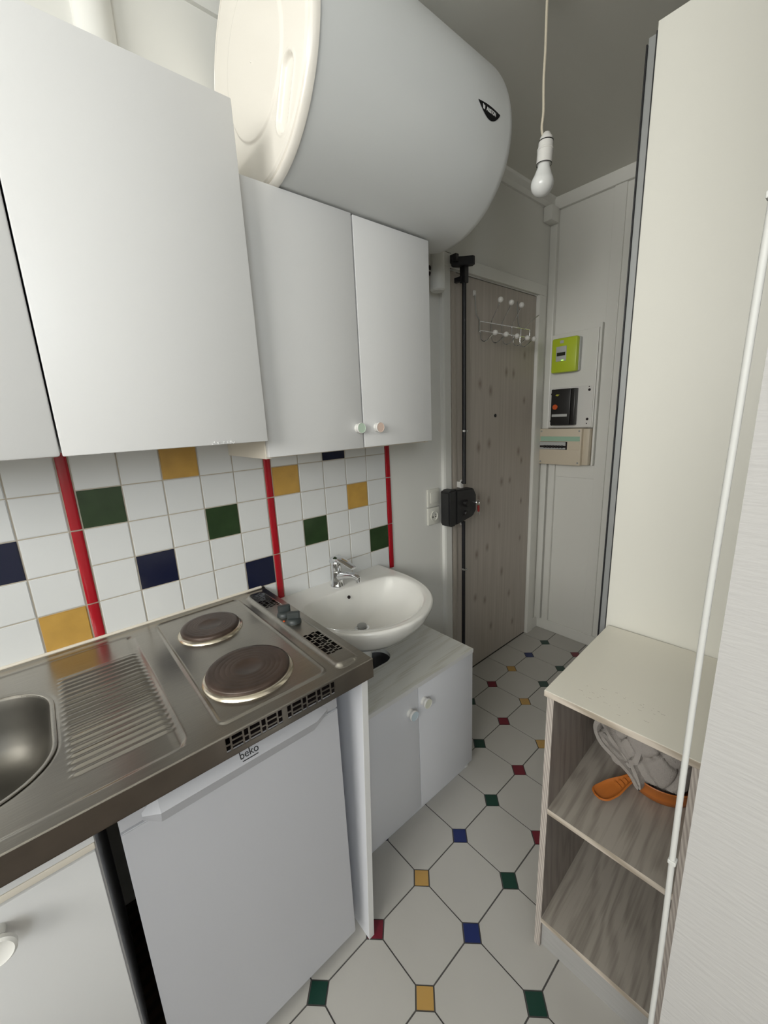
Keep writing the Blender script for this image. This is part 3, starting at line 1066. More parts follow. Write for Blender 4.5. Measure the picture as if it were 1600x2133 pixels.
def wheight(x, y):
    z = WZ
    # raised outer rim towards the wall
    if x < 0.022:
        z += 0.004 * ss((0.022 - x) / 0.012)
    # sink + drainer field, slightly lowered inside a rounded bead
    d = rrect(x, y, 0.040, 0.573, -1.01, -0.198, 0.03)
    z -= 0.0030 * ss(-d / 0.008)
    if y < -0.205 and y > -0.37:
        pass
    # drainer ribs along y
    if -0.372 < y < -0.205 and 0.115 < x < 0.515:
        e = ss((y + 0.372) / 0.014) * ss((-0.205 - y) / 0.014) * ss((x - 0.135) / 0.03) * ss((0.515 - x) / 0.012)
        z += 0.0036 * e * ((math.cos((x - 0.132) * 2 * PI / 0.0178) + 1) / 2) ** 2
    # drainer collecting groove
    d = abs(y + 0.2135)
    if d < 0.011 and 0.05 < x < 0.568:
        z -= 0.0022 * ss((0.011 - d) / 0.011)
    # sink bowl
    d = rrect(x, y, *SK, 0.11)
    if d < 0.010:
        z -= 0.0012 * ss((0.010 - d) / 0.006)
    # hob field bead
    d = rrect(x, y, 0.034, 0.566, -0.143, 0.093, 0.016)
    if abs(d) < 0.005:
        z += 0.0030 * ss((0.005 - abs(d)) / 0.0045)
    elif d < 0:
        z -= 0.0008
    # control panel plateau
    d = rrect(x, y, 0.040, 0.582, 0.113, 0.181, 0.022)
    z += 0.0085 * ss(-d / 0.011)
    return z


xs = set()
ys = set()
N1 = 0.0025
k = 0
while k * N1 < WD:
    xs.add(round(k * N1, 5))
    k += 1
xs.add(WD)
k = 0
while WY0 + k * 0.0045 < -0.40:
    ys.add(round(WY0 + k * 0.0045, 5))
    k += 1
y = -0.40
while y < WY1:
    ys.add(round(y, 5))
    y += N1
ys.add(WY1)
for s in slots:
    for v in (s[0], s[1]):
        xs = {a for a in xs if abs(a - v) > 0.0012 or a in (0, WD)}
    for v in (s[2], s[3]):
        ys = {a for a in ys if abs(a - v) > 0.0012 or a in (WY0, WY1)}
for s in slots:
    xs.update((round(s[0], 5), round(s[1], 5)))
    ys.update((round(s[2], 5), round(s[3], 5)))
xs, ys = sorted(xs), sorted(ys)
bm = bmesh.new()
V = [[bm.verts.new((x, y, wheight(x, y))) for y in ys] for x in xs]
for i in range(len(xs) - 1):
    for j in range(len(ys) - 1):
        cx_, cy_ = (xs[i] + xs[i + 1]) / 2, (ys[j] + ys[j + 1]) / 2
        if cy_ > 0.12 and any(s[0] < cx_ < s[1] and s[2] < cy_ < s[3] for s in slots):
            continue        # a real opening
        if cy_ < -0.36 and rrect(cx_, cy_, *SK, 0.11) < -0.004:
            continue        # sink opening
        bm.faces.new((V[i][j], V[i + 1][j], V[i + 1][j + 1], V[i][j + 1]))
# side apron (right end) and back
nx, nyy = len(xs), len(ys)


def skirt(line, drop, lip=None):
    low = [bm.verts.new((v.co.x, v.co.y, WZ - drop)) for v in line]
    for a in range(len(line) - 1):
        bm.faces.new((line[a], line[a + 1], low[a + 1], low[a]))
    return low


skirt([V[i][nyy - 1] for i in range(nx)], 0.047)
skirt([V[i][0] for i in range(nx)], 0.047)
bmesh.ops.recalc_face_normals(bm, faces=bm.faces[:])
if sum(f.normal.z for f in bm.faces) < 0:
    bmesh.ops.reverse_faces(bm, faces=bm.faces[:])
obj('steel_top', bm, 'steel', wk, smooth=True, angle=40)


def rr_pts(x0, x1, y0, y1, r, n=14):
    out = []
    for cx, cy, a0 in ((x1 - r, y1 - r, 0), (x0 + r, y1 - r, PI / 2), (x0 + r, y0 + r, PI), (x1 - r, y0 + r, 1.5 * PI)):
        for k in range(n + 1):
            a = a0 + PI / 2 * k / n
            out.append((cx + r * math.cos(a), cy + r * math.sin(a)))
    return out


bm = bmesh.new()
rg = []
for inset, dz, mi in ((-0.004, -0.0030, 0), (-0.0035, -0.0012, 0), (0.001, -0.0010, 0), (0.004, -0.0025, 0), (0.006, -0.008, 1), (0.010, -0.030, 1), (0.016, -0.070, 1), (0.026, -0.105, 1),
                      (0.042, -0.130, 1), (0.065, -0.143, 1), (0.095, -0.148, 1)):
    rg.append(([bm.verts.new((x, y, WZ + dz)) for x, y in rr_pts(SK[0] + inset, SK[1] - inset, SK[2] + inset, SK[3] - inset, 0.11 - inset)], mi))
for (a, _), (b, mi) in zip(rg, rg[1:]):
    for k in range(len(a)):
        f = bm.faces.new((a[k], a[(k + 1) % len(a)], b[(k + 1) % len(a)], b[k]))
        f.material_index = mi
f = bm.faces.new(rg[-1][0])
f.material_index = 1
bmesh.ops.recalc_face_normals(bm, faces=bm.faces[:])
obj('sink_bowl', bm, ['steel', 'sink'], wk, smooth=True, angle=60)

# front apron with ventilation openings
aps = []


def apron_group(ya, yb):
    s, l, g = 0.0085, 0.0205, 0.0036
    y = ya
    tot = 4 * s + 3 * l + 6 * g
    k = (yb - ya) / tot
    zb, zt = 0.8445, 0.8745
    for i in range(7):
        if i % 2 == 0:
            hh = (zt - zb - 0.003) / 2
            for n in range(2):
                aps.append((y, y + s * k, zb + n * (hh + 0.003), zb + n * (hh + 0.003) + hh))
            y += (s + g) * k
        else:
            hh = (zt - zb - 0.006) / 3
            for n in range(3):
                aps.append((y, y + l * k, zb + n * (hh + 0.003), zb + n * (hh + 0.003) + hh))
            y += (l + g) * k


apron_group(-0.1480, -0.0360)
apron_group(-0.0240, 0.0890)
ay = sorted({round(v, 5) for s in aps for v in s[:2]} | {WY0, WY1})
az = sorted({round(v, 5) for s in aps for v in s[2:]} | {WZ - 0.047, WZ - 0.002})
bm = bmesh.new()
for xx in (WD, WD - 0.0015):
    G = [[bm.verts.new((xx, y, z)) for z in az] for y in ay]
    for i in range(len(ay) - 1):
        for j in range(len(az) - 1):
            cy_, cz_ = (ay[i] + ay[i + 1]) / 2, (az[j] + az[j + 1]) / 2
            if any(s[0] < cy_ < s[1] and s[2] < cz_ < s[3] for s in aps):
                continue
            f = (G[i][j], G[i + 1][j], G[i + 1][j + 1], G[i][j + 1])
            bm.faces.new(f if xx == WD else f[::-1])
tube(bm, [(WD - 0.002, WY0, WZ - 0.0012), (WD - 0.002, WY1, WZ - 0.0012)], 0.0024, 10)
box(bm, WD - 0.012, WD, WY0, WY1, WZ - 0.048, WZ - 0.0465)
obj('front_apron', bm, 'steel', wk)
# dark tray under the hob, seen through the openings
bm = bmesh.new()
box(bm, 0.02, 0.585, -0.16, 0.192, 0.836, 0.840)
obj('hob_tray', bm, 'slot', wk)


def hot_plate(x, y, r):
    bm = bmesh.new()
    lathe(bm, [(r + 0.008, 0.0), (r + 0.006, 0.004), (r + 0.001, 0.0075), (r - 0.003, 0.008), (r - 0.003, 0.002)], (x, y, WZ - 0.001), (0, 0, 1), 72)
    ring_ = bm
    bm = bmesh.new()
    p = [(r - 0.002, 0.004), (r - 0.001, 0.013), (r - 0.003, 0.016), (r - 0.010, 0.0172)]
    for k in range(1, 5):
        rr = r - 0.010 - k * (r - 0.010 - 0.028) / 5
        p += [(rr + 0.0008, 0.0172), (rr, 0.01705), (rr - 0.0008, 0.0172)]
    p += [(0.028, 0.0172), (0.026, 0.0160), (0.0, 0.0160)]
    lathe(bm, p, (x, y, WZ - 0.001), (0, 0, 1), 72)
    pl = obj('hot_plate', bm, 'iron', wk, smooth=True, angle=50)
    obj('plate_ring', ring_, 'steel_rim', pl, smooth=True, angle=60)


hot_plate(0.172, -0.033, 0.0765)
hot_plate(0.442, -0.036, 0.0925)


def hob_knob(x, y, rot):
    bm = bmesh.new()
    lathe(bm, [(0.0, 0.0), (0.021, 0.0), (0.021, 0.004), (0.018, 0.010), (0.014, 0.013), (0.0, 0.013)], (0, 0, 0), (0, 0, 1), 28)
    prism(bm, [(-0.017, -0.0055), (0.017, -0.0055), (0.019, 0.0), (0.017, 0.0055), (-0.017, 0.0055)], 2, 0.010, 0.031, bev=0.002)
    bm.transform(Matrix.Translation((x, y, WZ + 0.0086)) @ Matrix.Rotation(rot, 4, 'Z'))
    obj('hob_knob', bm, 'knob_dark', wk, smooth=True, angle=40)


hob_knob(0.262, 0.146, 1.15)
hob_knob(0.318, 0.146, 0.95)
bm = bmesh.new()
lathe(bm, [(0.0028, 0), (0.0028, 0.002), (0, 0.003)], (0.296, 0.127, WZ + 0.0083), (0, 0, 1), 12)
obj('pilot_light', bm, 'orange_dot', wk, smooth=True)
bm = bmesh.new()
lathe(bm, [(0.032, 0.0), (0.030, 0.003), (0.018, 0.001), (0.0, 0.001)], (0.32, -0.63, WZ - 0.1475), (0, 0, 1), 28)
obj('sink_strainer', bm, 'chrome', wk, smooth=True)
# sealant bead along the wall
bm = bmesh.new()
tube(bm, [(0.009, WY0, WZ + 0.0062), (0.009, WY1 - 0.01, WZ + 0.0062)], 0.0042, 8)
obj('sealant_bead', bm, 'cream', wk, smooth=True)

# side panel carrying the right end of the worktop (it leans a little)
bm = B(0.01, 0.572, 0.0, 0.017, 0.0, WZ - 0.049, bev=0.001)
for v in bm.verts:
    v.co.y += 0.150 + 0.0330 * v.co.z / 0.83
sp = obj('support_panel', bm, ['laminate_cool'])
tag(sp, 'tall narrow white side panel between the fridge and the vanity unit', 'panel')
bm = B(0.572, 0.5735, 0.0, 0.017, 0.0, WZ - 0.049)
for v in bm.verts:
    v.co.y += 0.150 + 0.0330 * v.co.z / 0.83
obj('edge_band', bm, 'laminate', sp)

# ------------------------------------------------------------------ fridge
FYa, FYb, FXf = -0.3225, 0.1165, 0.560
fr = thing('fridge', 'white under-counter fridge below the hot plates', 'fridge', (0.3, -0.10, 0.0))
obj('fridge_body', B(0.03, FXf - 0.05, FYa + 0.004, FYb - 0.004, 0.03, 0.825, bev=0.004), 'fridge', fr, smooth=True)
bm = bmesh.new()
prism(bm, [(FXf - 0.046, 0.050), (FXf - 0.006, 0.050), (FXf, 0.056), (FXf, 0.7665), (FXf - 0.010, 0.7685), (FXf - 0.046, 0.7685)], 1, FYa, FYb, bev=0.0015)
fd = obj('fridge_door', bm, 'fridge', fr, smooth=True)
bm = bmesh.new()
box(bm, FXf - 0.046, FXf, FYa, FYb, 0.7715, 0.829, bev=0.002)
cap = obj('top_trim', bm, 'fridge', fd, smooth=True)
# moulded grip: lip that bulges out over the middle part and tapers at both ends
bm = bmesh.new()
sec = []
for y, s in ((FYa + 0.034, 0.0), (FYa + 0.060, 1.0), (FYb - 0.066, 1.0), (FYb - 0.028, 0.0)):
    zt = 0.788 + 0.022 * s
    zb = 0.772 - 0.024 * s
    xo = FXf + 0.0006 + 0.0175 * s
    xi = FXf - 0.004
    sec.append([bm.verts.new(p) for p in ((xi, y, zt), (FXf + 0.0004, y, zt - 0.001), (xo, y, 0.780 + 0.001 * s), (FXf + 0.0008, y, zb), (xi, y, zb))])
for a, b in zip(sec, sec[1:]):
    for k in range(5):
        bm.faces.new((a[k], a[(k + 1) % 5], b[(k + 1) % 5], b[k]))
bm.faces.new(sec[0][::-1])
bm.faces.new(sec[-1])
bmesh.ops.recalc_face_normals(bm, faces=bm.faces[:])
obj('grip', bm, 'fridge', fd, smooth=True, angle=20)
# brand lettering
sl = Vector((-0.0175, 0, 0.0280)).normalized()
nn = Vector((0.0280, 0, 0.0175)).normalized()
zc_ = 0.7950
oc = Vector((FXf + 0.0004 + (0.809 - zc_) / 0.028 * 0.0175, -0.1000, zc_)) + nn * 0.0006
mtx = Matrix(((0, sl.x, nn.x, oc.x), (1, sl.y, nn.y, oc.y), (0, sl.z, nn.z, oc.z), (0, 0, 0, 1)))
bm = text_mesh('beko', 0.0195, Matrix.Identity(4))
box(bm, -0.016, 0.016, -0.0112, -0.0096, -0.0004, 0.0004)
bm.transform(mtx)
obj('brand_lettering', bm, 'print', cap)
for y in (FYa + 0.04, FYb - 0.04):
    for x in (0.47, 0.08):
        bm = bmesh.new()
        lathe(bm, [(0.018, 0), (0.018, 0.03), (0.0, 0.03)], (x, y, 0.0), (0, 0, 1), 16)
        obj('foot', bm, 'blackp', fr)

# ------------------------------------------------------------------ base cabinet under the sink
bc = thing('base_cabinet', 'white sink base cabinet with a round knob, left of the fridge', 'cabinet', (0.3, -0.66, 0.0))
BY0, BY1 = -1.03, -0.3560
bm = bmesh.new()
box(bm, 0.01, 0.530, BY1 - 0.016, BY1, 0.0, 0.830)
box(bm, 0.01, 0.530, BY0, BY0 + 0.016, 0.0, 0.830)
box(bm, 0.01, 0.530, BY0 + 0.016, BY1 - 0.016, 0.06, 0.076)
box(bm, 0.01, 0.020, BY0 + 0.016, BY1 - 0.016, 0.076, 0.60)
box(bm, 0.505, 0.520, BY0 + 0.016, BY1 - 0.016, 0.0, 0.060)
obj('cabinet_body', bm, 'laminate', bc)
obj('front_rail', B(0.530, 0.548, BY0, BY1, 0.7735, 0.832, bev=0.001), 'laminate', bc)
obj('drawer_rail', B(0.530, 0.547, BY0, BY1 - 0.001, 0.7585, 0.7715, bev=0.002), 'cream', bc, smooth=True, label='beige strip above the door')
bdr = obj('door', B(0.531, 0.549, BY0, BY1 - 0.002, 0.075, 0.7565, bev=0.002), 'laminate', bc, smooth=True)
bm = bmesh.new()
lathe(bm, [(0.0, 0.0), (0.010, 0.0), (0.009, 0.018), (0.019, 0.026), (0.0235, 0.032), (0.0235, 0.038), (0.020, 0.041), (0.017, 0.0395), (0.0, 0.0375)],
      (0.549, -0.484, 0.722), (1, 0, 0), 36)
obj('knob', bm, 'ceramic', bdr, smooth=True)

# ------------------------------------------------------------------ vanity unit
vn = thing('vanity_unit', 'low white vanity cabinet with whitewashed wood top under the washbasin', 'cabinet', (0.2, 0.56, 0.0))
VX, VY0, VY1, VZ = 0.422, 0.2010, 0.8180, 0.556
YL = 0.290
bm = bmesh.new()
# top board with round-ended pipe cut-out
hx, hy0, hy1, hr = 0.160, 0.380, 0.500, 0.0430
tb = bmesh.new()
outer = [(0.004, VY0), (VX, VY0), (VX, VY1), (0.004, VY1)]
# slot runs along y under the trap and sweeps forward
cut = []
hcx, hya, hyb, cr_ = 0.200, 0.430, 0.518, 0.055
for i in range(17):
    a = PI * i / 16
    cut.append((hcx + cr_ * math.cos(a), hyb + cr_ * math.sin(a)))
for i in range(17):
    a = PI + PI * i / 16
    cut.append((hcx + cr_ * math.cos(a), hya + cr_ * math.sin(a)))


def ring_faces(bm, outer, cut, z, flip):
    ov = [bm.verts.new((x, y, z)) for x, y in outer]
    cv = [bm.verts.new((x, y, z)) for x, y in cut]
    es = [bm.edges.new((ov[i], ov[(i + 1) % len(ov)])) for i in range(len(ov))]
    es += [bm.edges.new((cv[i], cv[(i + 1) % len(cv)])) for i in range(len(cv))]
    bmesh.ops.triangle_fill(bm, use_beauty=True, edges=es)
    return ov, cv


o1, v1 = ring_faces(tb, outer, cut, VZ, False)
o2, v2 = ring_faces(tb, outer, cut, VZ - 0.016, True)
for A, Bv in ((o1, o2), (v1, v2)):
    for i in range(len(A)):
        tb.faces.new((A[i], A[(i + 1) % len(A)], Bv[(i + 1) % len(A)], Bv[i]))
bmesh.ops.recalc_face_normals(tb, faces=tb.faces[:])
obj('top_board', tb, 'vanity_top', vn)
obj('edge_band', B(VX + 0.0002, VX + 0.0016, VY0, VY1, VZ - 0.0155, VZ - 0.0005), 'laminate', vn)
bm = bmesh.new()
box(bm, 0.01, 0.400, VY1 - 0.017, VY1 - 0.001, 0.0, VZ - 0.016)
box(bm, 0.01, 0.400, YL - 0.085, YL - 0.069, 0.0, VZ - 0.016)
box(bm, 0.01, 0.400, YL - 0.069, VY1 - 0.017, 0.065, 0.080)
box(bm, 0.01, 0.016, YL - 0.069, VY1 - 0.017, 0.080, VZ - 0.016)
obj('cabinet_body', bm, 'laminate', vn)
obj('plinth', B(0.386, 0.398, YL - 0.08, VY1 - 0.0175, 0.0, 0.0645), 'laminate_cool', vn)
v1_ = obj('door', B(0.402, VX - 0.001, YL - 0.083, 0.5180, 0.044, VZ - 0.0185, bev=0.001), 'laminate_cool', vn, smooth=True)
v2_ = obj('door', B(0.402, VX - 0.001, 0.5205, VY1 - 0.001, 0.044, VZ - 0.0165, bev=0.001), 'laminate_cool', vn, smooth=True)
round_knob(v1_, VX - 0.0015, 0.479, 0.464, 'k_blue', r=0.0178, depth=0.024)
round_knob(v2_, VX - 0.0015, 0.545, 0.475, 'k_cream', r=0.0178, depth=0.024)

# ------------------------------------------------------------------ washbasin
bs = thing('washbasin', 'white ceramic wall-hung washbasin beside the steel worktop', 'washbasin', (0.0, 0.461, 0.82))
YC, ZR = 0.4610, 0.820


def smooth_poly(half, n=6):
    pts = [Vector((x, y, 0)) for x, y in half]
    return [(p.x, p.y) for p in spline(pts, n)]


outh = [(0.006, 0.2545)] + smooth_poly([(0.10, 0.256), (0.18, 0.2555), (0.26, 0.243), (0.33, 0.217), (0.385, 0.180), (0.430, 0.125), (0.458, 0.060), (0.466, 0.0)], 5)
outp = outh + [(x, -y) for x, y in outh[::-1][1:]]
inh = [(0.106, 0.0), (0.106, 0.08)] + smooth_poly([(0.113, 0.145), (0.135, 0.195), (0.185, 0.222), (0.250, 0.219), (0.315, 0.196), (0.370, 0.157), (0.410, 0.105), (0.432, 0.050), (0.438, 0.0)], 5)
inp = inh + [(x, -y) for x, y in inh[::-1][1:-1]]
CXb = 0.215


def hit(poly, a):
    dx, dy = math.cos(a), math.sin(a)
    best = 0
    n = len(poly)
    for i in range(n):
        (x1, y1), (x2, y2) = poly[i], poly[(i + 1) % n]
        x1 -= CXb
        x2 -= CXb
        ex, ey = x2 - x1, y2 - y1
        den = dx * ey - dy * ex
        if abs(den) < 1e-12:
            continue
        t = (x1 * ey - y1 * ex) / den
        s = (x1 * dy - y1 * dx) / den
        if t > 0 and -1e-6 <= s <= 1 + 1e-6:
            best = max(best, t)
    return best


NA = 128
ac = math.atan2(0.2545, 0.006 - CXb)
angs = sorted([2 * PI * k / NA for k in range(NA)] + [ac, 2 * PI - ac])
prof_o = [(0.16, -0.152), (0.32, -0.146), (0.50, -0.131), (0.68, -0.106), (0.80, -0.080), (0.89, -0.057), (0.95, -0.038), (0.985, -0.021), (1.0, -0.008), (0.994, -0.001), (0.975, 0.001)]
prof_m = [(0.90, 0.0005), (0.5, 0.0), (0.12, 0.0), (0.03, -0.0012)]     # blend outer->inner rim
prof_i = [(0.985, -0.002), (0.965, -0.007), (0.935, -0.018), (0.89, -0.036), (0.82, -0.057), (0.72, -0.078), (0.58, -0.097), (0.40, -0.111), (0.20, -0.120), (0.085, -0.123)]
bm = bmesh.new()
R_ = []
DX, DYd = 0.203, 0.0
for s, dz in prof_o:
    ring = []
    for a in angs:
        r = hit(outp, a) * s
        x = CXb + r * math.cos(a)
        if math.cos(a) < 0:
            x = max(x, 0.006 + 0.0 * s)
            if s < 0.99:
                x = max(0.006, CXb + hit(outp, a) * math.cos(a) * min(1, s * 1.12))
        ring.append(bm.verts.new((x, YC + r * math.sin(a), ZR + dz)))
    R_.append(ring)
for w_, dz in prof_m:
    ring = []
    for a in angs:
        ro, ri = hit(outp, a) * 0.975, hit(inp, a)
        r = ri + (ro - ri) * w_
        ring.append(bm.verts.new((CXb + r * math.cos(a), YC + r * math.sin(a), ZR + dz)))
    R_.append(ring)
for s, dz in prof_i:
    ring = []
    for a in angs:
        r = hit(inp, a) * s
        k = (1 - s) ** 1.0
        ring.append(bm.verts.new((CXb + r * math.cos(a) + (DX - CXb) * k, YC + r * math.sin(a) + DYd * k, ZR + dz)))
    R_.append(ring)
n = len(angs)
for a, b in zip(R_, R_[1:]):
    for i in range(n):
        bm.faces.new((a[i], a[(i + 1) % n], b[(i + 1) % n], b[i]))
bm.faces.new(R_[0][::-1])
bm.faces.new(R_[-1])
bmesh.ops.recalc_face_normals(bm, faces=bm.faces[:])
obj('basin_bowl', bm, 'ceramic', bs, smooth=True, angle=70)
bm = bmesh.new()
lathe(bm, [(0.0265, 0.0), (0.0265, 0.003), (0.020, 0.0035), (0.017, -0.001), (0.0, -0.001)], (DX, YC + DYd, ZR - 0.1225), (0, 0, 1), 32)
dn = obj('drain', bm, 'chrome', bs, smooth=True)
bm = bmesh.new()
lathe(bm, [(0.0, 0.0), (0.0165, 0.0), (0.0175, 0.003), (0.0165, 0.009), (0.013, 0.0105), (0.0, 0.0110)], (DX, YC + DYd, ZR - 0.118), (0, 0, 1), 32)
obj('drain_plug', bm, 'alu', dn, smooth=True)
bm = bmesh.new()
lathe(bm, [(0.0060, 0.0), (0.0066, 0.002), (0.0052, 0.0022), (0.0048, 0.0003), (0.0, 0.0003)], (0.1235, YC + 0.006, ZR - 0.030), (1, 0, 0.42), 20)
obj('overflow_hole', bm, 'slot', bs, smooth=True)
# trap and waste pipe below
bm = bmesh.new()
tube(bm, [(DX, YC + DYd, 0.665), (DX, YC + DYd, 0.632)], 0.018, 20)
lathe(bm, [(0.0, 0), (0.028, 0), (0.030, 0.01), (0.030, 0.055), (0.022, 0.062), (0.0, 0.062)], (DX, YC + DYd, 0.572), (0, 0, 1), 24)
tube(bm, spline([(DX, YC + DYd, 0.625), (0.12, YC - 0.02, 0.62), (0.05, YC - 0.02, 0.60), (0.0, YC - 0.02, 0.60)], 6), 0.015, 16)
obj('waste_trap', bm, 'plastic', bs, smooth=True)
# mixer tap
fc = thing('mixer_tap', 'chrome single-lever mixer tap on the back of the washbasin', 'tap', (0.066, 0.462, 0.821))
fx, fy, fz = 0.062, 0.463, 0.8205
bm = bmesh.new()
lathe(bm, [(0.0, 0.0), (0.026, 0.0), (0.026, 0.003), (0.0235, 0.007), (0.0215, 0.03), (0.0200, 0.052), (0.0185, 0.060), (0.0175, 0.0625), (0.0185, 0.065), (0.0185, 0.090), (0.0165, 0.096), (0.0, 0.098)],
      (fx, fy, fz), (0, 0, 1), 36)
obj('tap_body', bm, 'chrome', fc, smooth=True, angle=50)
bm = bmesh.new()
dirx, diry = math.cos(0.18), math.sin(0.18)
pts, rr = [], []
for t, h, r in ((0.0, 0.034, 0.017), (0.03, 0.046, 0.0145), (0.06, 0.055, 0.012), (0.085, 0.058, 0.0105), (0.102, 0.0565, 0.010), (0.112, 0.050, 0.0095)):
    pts.append((fx + dirx * t, fy + diry * t, fz + h))
    rr.append(r)
tube(bm, pts, rr, 20)
lathe(bm, [(0.0095, 0.0), (0.0098, 0.014), (0.008, 0.015), (0.0, 0.014)], (fx + dirx * 0.106, fy + diry * 0.106, fz + 0.052), (0.12, 0, -1), 20)
obj('spout', bm, 'chrome', fc, smooth=True, angle=50)
bm = bmesh.new()
sec = []
for t, h, w_, th_ in ((-0.023, 0.094, 0.014, 0.008), (-0.012, 0.101, 0.0215, 0.013), (0.006, 0.107, 0.0235, 0.014), (0.028, 0.106, 0.0205, 0.0115), (0.050, 0.100, 0.0175, 0.008),
                      (0.072, 0.093, 0.0160, 0.006), (0.090, 0.087, 0.0135, 0.004)):
    c = Vector((fx + dirx * t, fy + diry * t, fz + h))
    s_ = Vector((-diry, dirx, 0))
    sec.append([bm.verts.new(c + s_ * w_ * math.cos(2 * PI * k / 20) + Vector((0, 0, 1)) * th_ * math.sin(2 * PI * k / 20)) for k in range(20)])
for a, b in zip(sec, sec[1:]):
    for k in range(20):
        bm.faces.new((a[k], a[(k + 1) % 20], b[(k + 1) % 20], b[k]))
bm.faces.new(sec[0][::-1])
bm.faces.new(sec[-1])
bmesh.ops.recalc_face_normals(bm, faces=bm.faces[:])
obj('lever', bm, 'chrome', fc, smooth=True, angle=60)

# ------------------------------------------------------------------ wardrobe on the right
wd = thing('wardrobe', 'tall cream white sliding-door wardrobe with grey edge profile behind the small open shelf unit', 'wardrobe', (1.15, 1.4, 0.0))
obj('side_panel', B(0.851, 1.478, 0.900, 0.920, 0.0, 2.254, bev=0.001), 'wardrobe', wd)
bm = bmesh.new()
box(bm, 0.852, 1.478, 0.920, YF - 0.02, 2.234, 2.252)
box(bm, 1.462, 1.478, 0.920, YF - 0.02, 0.0, 2.234)
box(bm, 0.875, 1.462, 0.920, YF - 0.02, 0.0, 0.06)
obj('carcass', bm, 'wardrobe', wd)
for nm, ya, yb, xa in (('sliding_door', 0.958, 1.50, 0.832), ('sliding_door', 1.47, YF - 0.016, 0.853)):
    obj(nm, B(xa, xa + 0.016, ya, yb, 0.03, 2.230), 'wardrobe', wd)
bm = bmesh.new()
box(bm, 0.8315, 0.8495, 0.907, 0.957, 0.012, 2.238, bev=0.001)
pr_ = obj('edge_profile', bm, 'alu', wd, label='grey aluminium vertical profile')
bm = bmesh.new()
box(bm, 0.8285, 0.8312, 0.903, 0.957, 0.012, 2.225)
box(bm, 0.8490, 0.8512, 0.899, 0.93, 0.012, 2.238)
obj('rubber_seal', bm, 'black', pr_)

# ------------------------------------------------------------------ open shelf unit (built in its own frame, slightly turned)
RZ = 0.040
sh = thing('shelf_unit', 'small open two-tier shelf unit with cream top and grey wood-grain inside', 'shelf unit', (0.8840, 0.4860, 0.0), RZ)
SW, SD, SHt = 0.2905, 0.402, 0.7985
T = 0.0155


def L(*a, bev=0.0):
    return B(*a, bev=bev)


bm = bmesh.new()
box(bm, -0.006, SW + 0.002, -0.006, SD, SHt - 0.016, SHt, bev=0.002, mi=0)
for f in bm.faces:
    c = f.calc_center_median()
    if c.y < -0.0055 or c.x < -0.0055:
        f.material_index = 1
for i in range(34):
    x = 0.05 + 0.16 * random.random()
    y = 0.02 + 0.075 * random.random()
    l = 0.002 + 0.009 * random.random() ** 2
    w_ = 0.0004 + 0.0005 * random.random()
    box(bm, x, x + l, y, y + w_, SHt - 0.0005, SHt + 0.0003, mi=2)
obj('top_board', bm, ['shelf_top', 'shelf_h', 'rail'], sh, local=True)
for x0 in (0.0, SW - T):
    bm = bmesh.new()
    box(bm, x0, x0 + T, 0.0, SD, 0.0, SHt - 0.016)
    for f in bm.faces:
        c = f.calc_center_median()
        if c.y < 0.001:
            f.material_index = 1
    obj('side_panel', bm, ['shelf_side', 'shelf_v'], sh, local=True)
for z in (0.468, 0.105):
    bm = bmesh.new()
    box(bm, T, SW - T, 0.0005, SD - 0.006, z - T, z)
    for f in bm.faces:
        c = f.calc_center_median()
        if c.y < 0.001:
            f.material_index = 1
    obj('shelf_board', bm, ['shelf_in', 'shelf_h'], sh, local=True)
obj('plinth', L(T, SW - T, 0.010, 0.024, 0.0, 0.105 - T), 'shelf_plinth', sh, local=True)
obj('back_panel', L(T, SW - T, SD - 0.006, SD - 0.001, 0.105, SHt - 0.016), 'shelf_side', sh, local=True)
# ------------------------------------------------------------------ orange pan and cloth on the shelf
ZS = 0.469
PCx, PCy, PR = 1.0600, 0.768, 0.0840
pn = thing('orange_pan', 'shallow orange enamel pan with short handle on the middle shelf', 'pan', (PCx, PCy, ZS))
bm = bmesh.new()
lathe(bm, [(0.0, 0.0), (PR * 0.84, 0.0), (PR * 0.90, 0.003), (PR * 0.96, 0.020), (PR, 0.044), (PR + 0.002, 0.046), (PR + 0.001, 0.048), (PR - 0.003, 0.046),
           (PR * 0.93, 0.026), (PR * 0.80, 0.006), (0.0, 0.004)], (PCx, PCy, ZS + 0.0005), (0, 0, 1), 64)
obj('bowl', bm, 'orange', pn, smooth=True, angle=60)
bm = bmesh.new()
ha = Vector((0.972 - PCx, 0.600 - PCy, 0)).normalized()
hs = Vector((-ha.y, ha.x, 0))
NU, NV = 34, 12
Gt = []
for i in range(NU + 1):
    t = i / NU
    d = PR - 0.008 + t * 0.124
    wv = 0.013 + 0.011 * ss((t - 0.15) / 0.5)
    if t > 0.80:
        wv *= math.sqrt(max(0.0, 1 - ((t - 0.80) / 0.2) ** 2)) * 0.96 + 0.04
    z = ZS + 0.042 - 0.024 * ss(t * 1.1)
    row = []
    for j in range(NV + 1):
        v = -1 + 2 * j / NV
        e = max(abs(v) ** 4, ss((t - 0.93) / 0.07))
        zz = z - 0.006 * (1 - e) + (0.0022 * math.cos(t * 2 * PI / 0.09) * (1 - v * v) if 0.12 < t < 0.45 else 0)
        row.append(bm.verts.new(Vector((PCx, PCy, zz)) + ha * d + hs * (v * wv)))
    Gt.append(row)
for i in range(NU):
    for j in range(NV):
        bm.faces.new((Gt[i][j], Gt[i + 1][j], Gt[i + 1][j + 1], Gt[i][j + 1]))
bmesh.ops.recalc_face_normals(bm, faces=bm.faces[:])
bmesh.ops.solidify(bm, geom=bm.faces[:], thickness=0.004)
obj('handle', bm, 'orange', pn, smooth=True, angle=60)

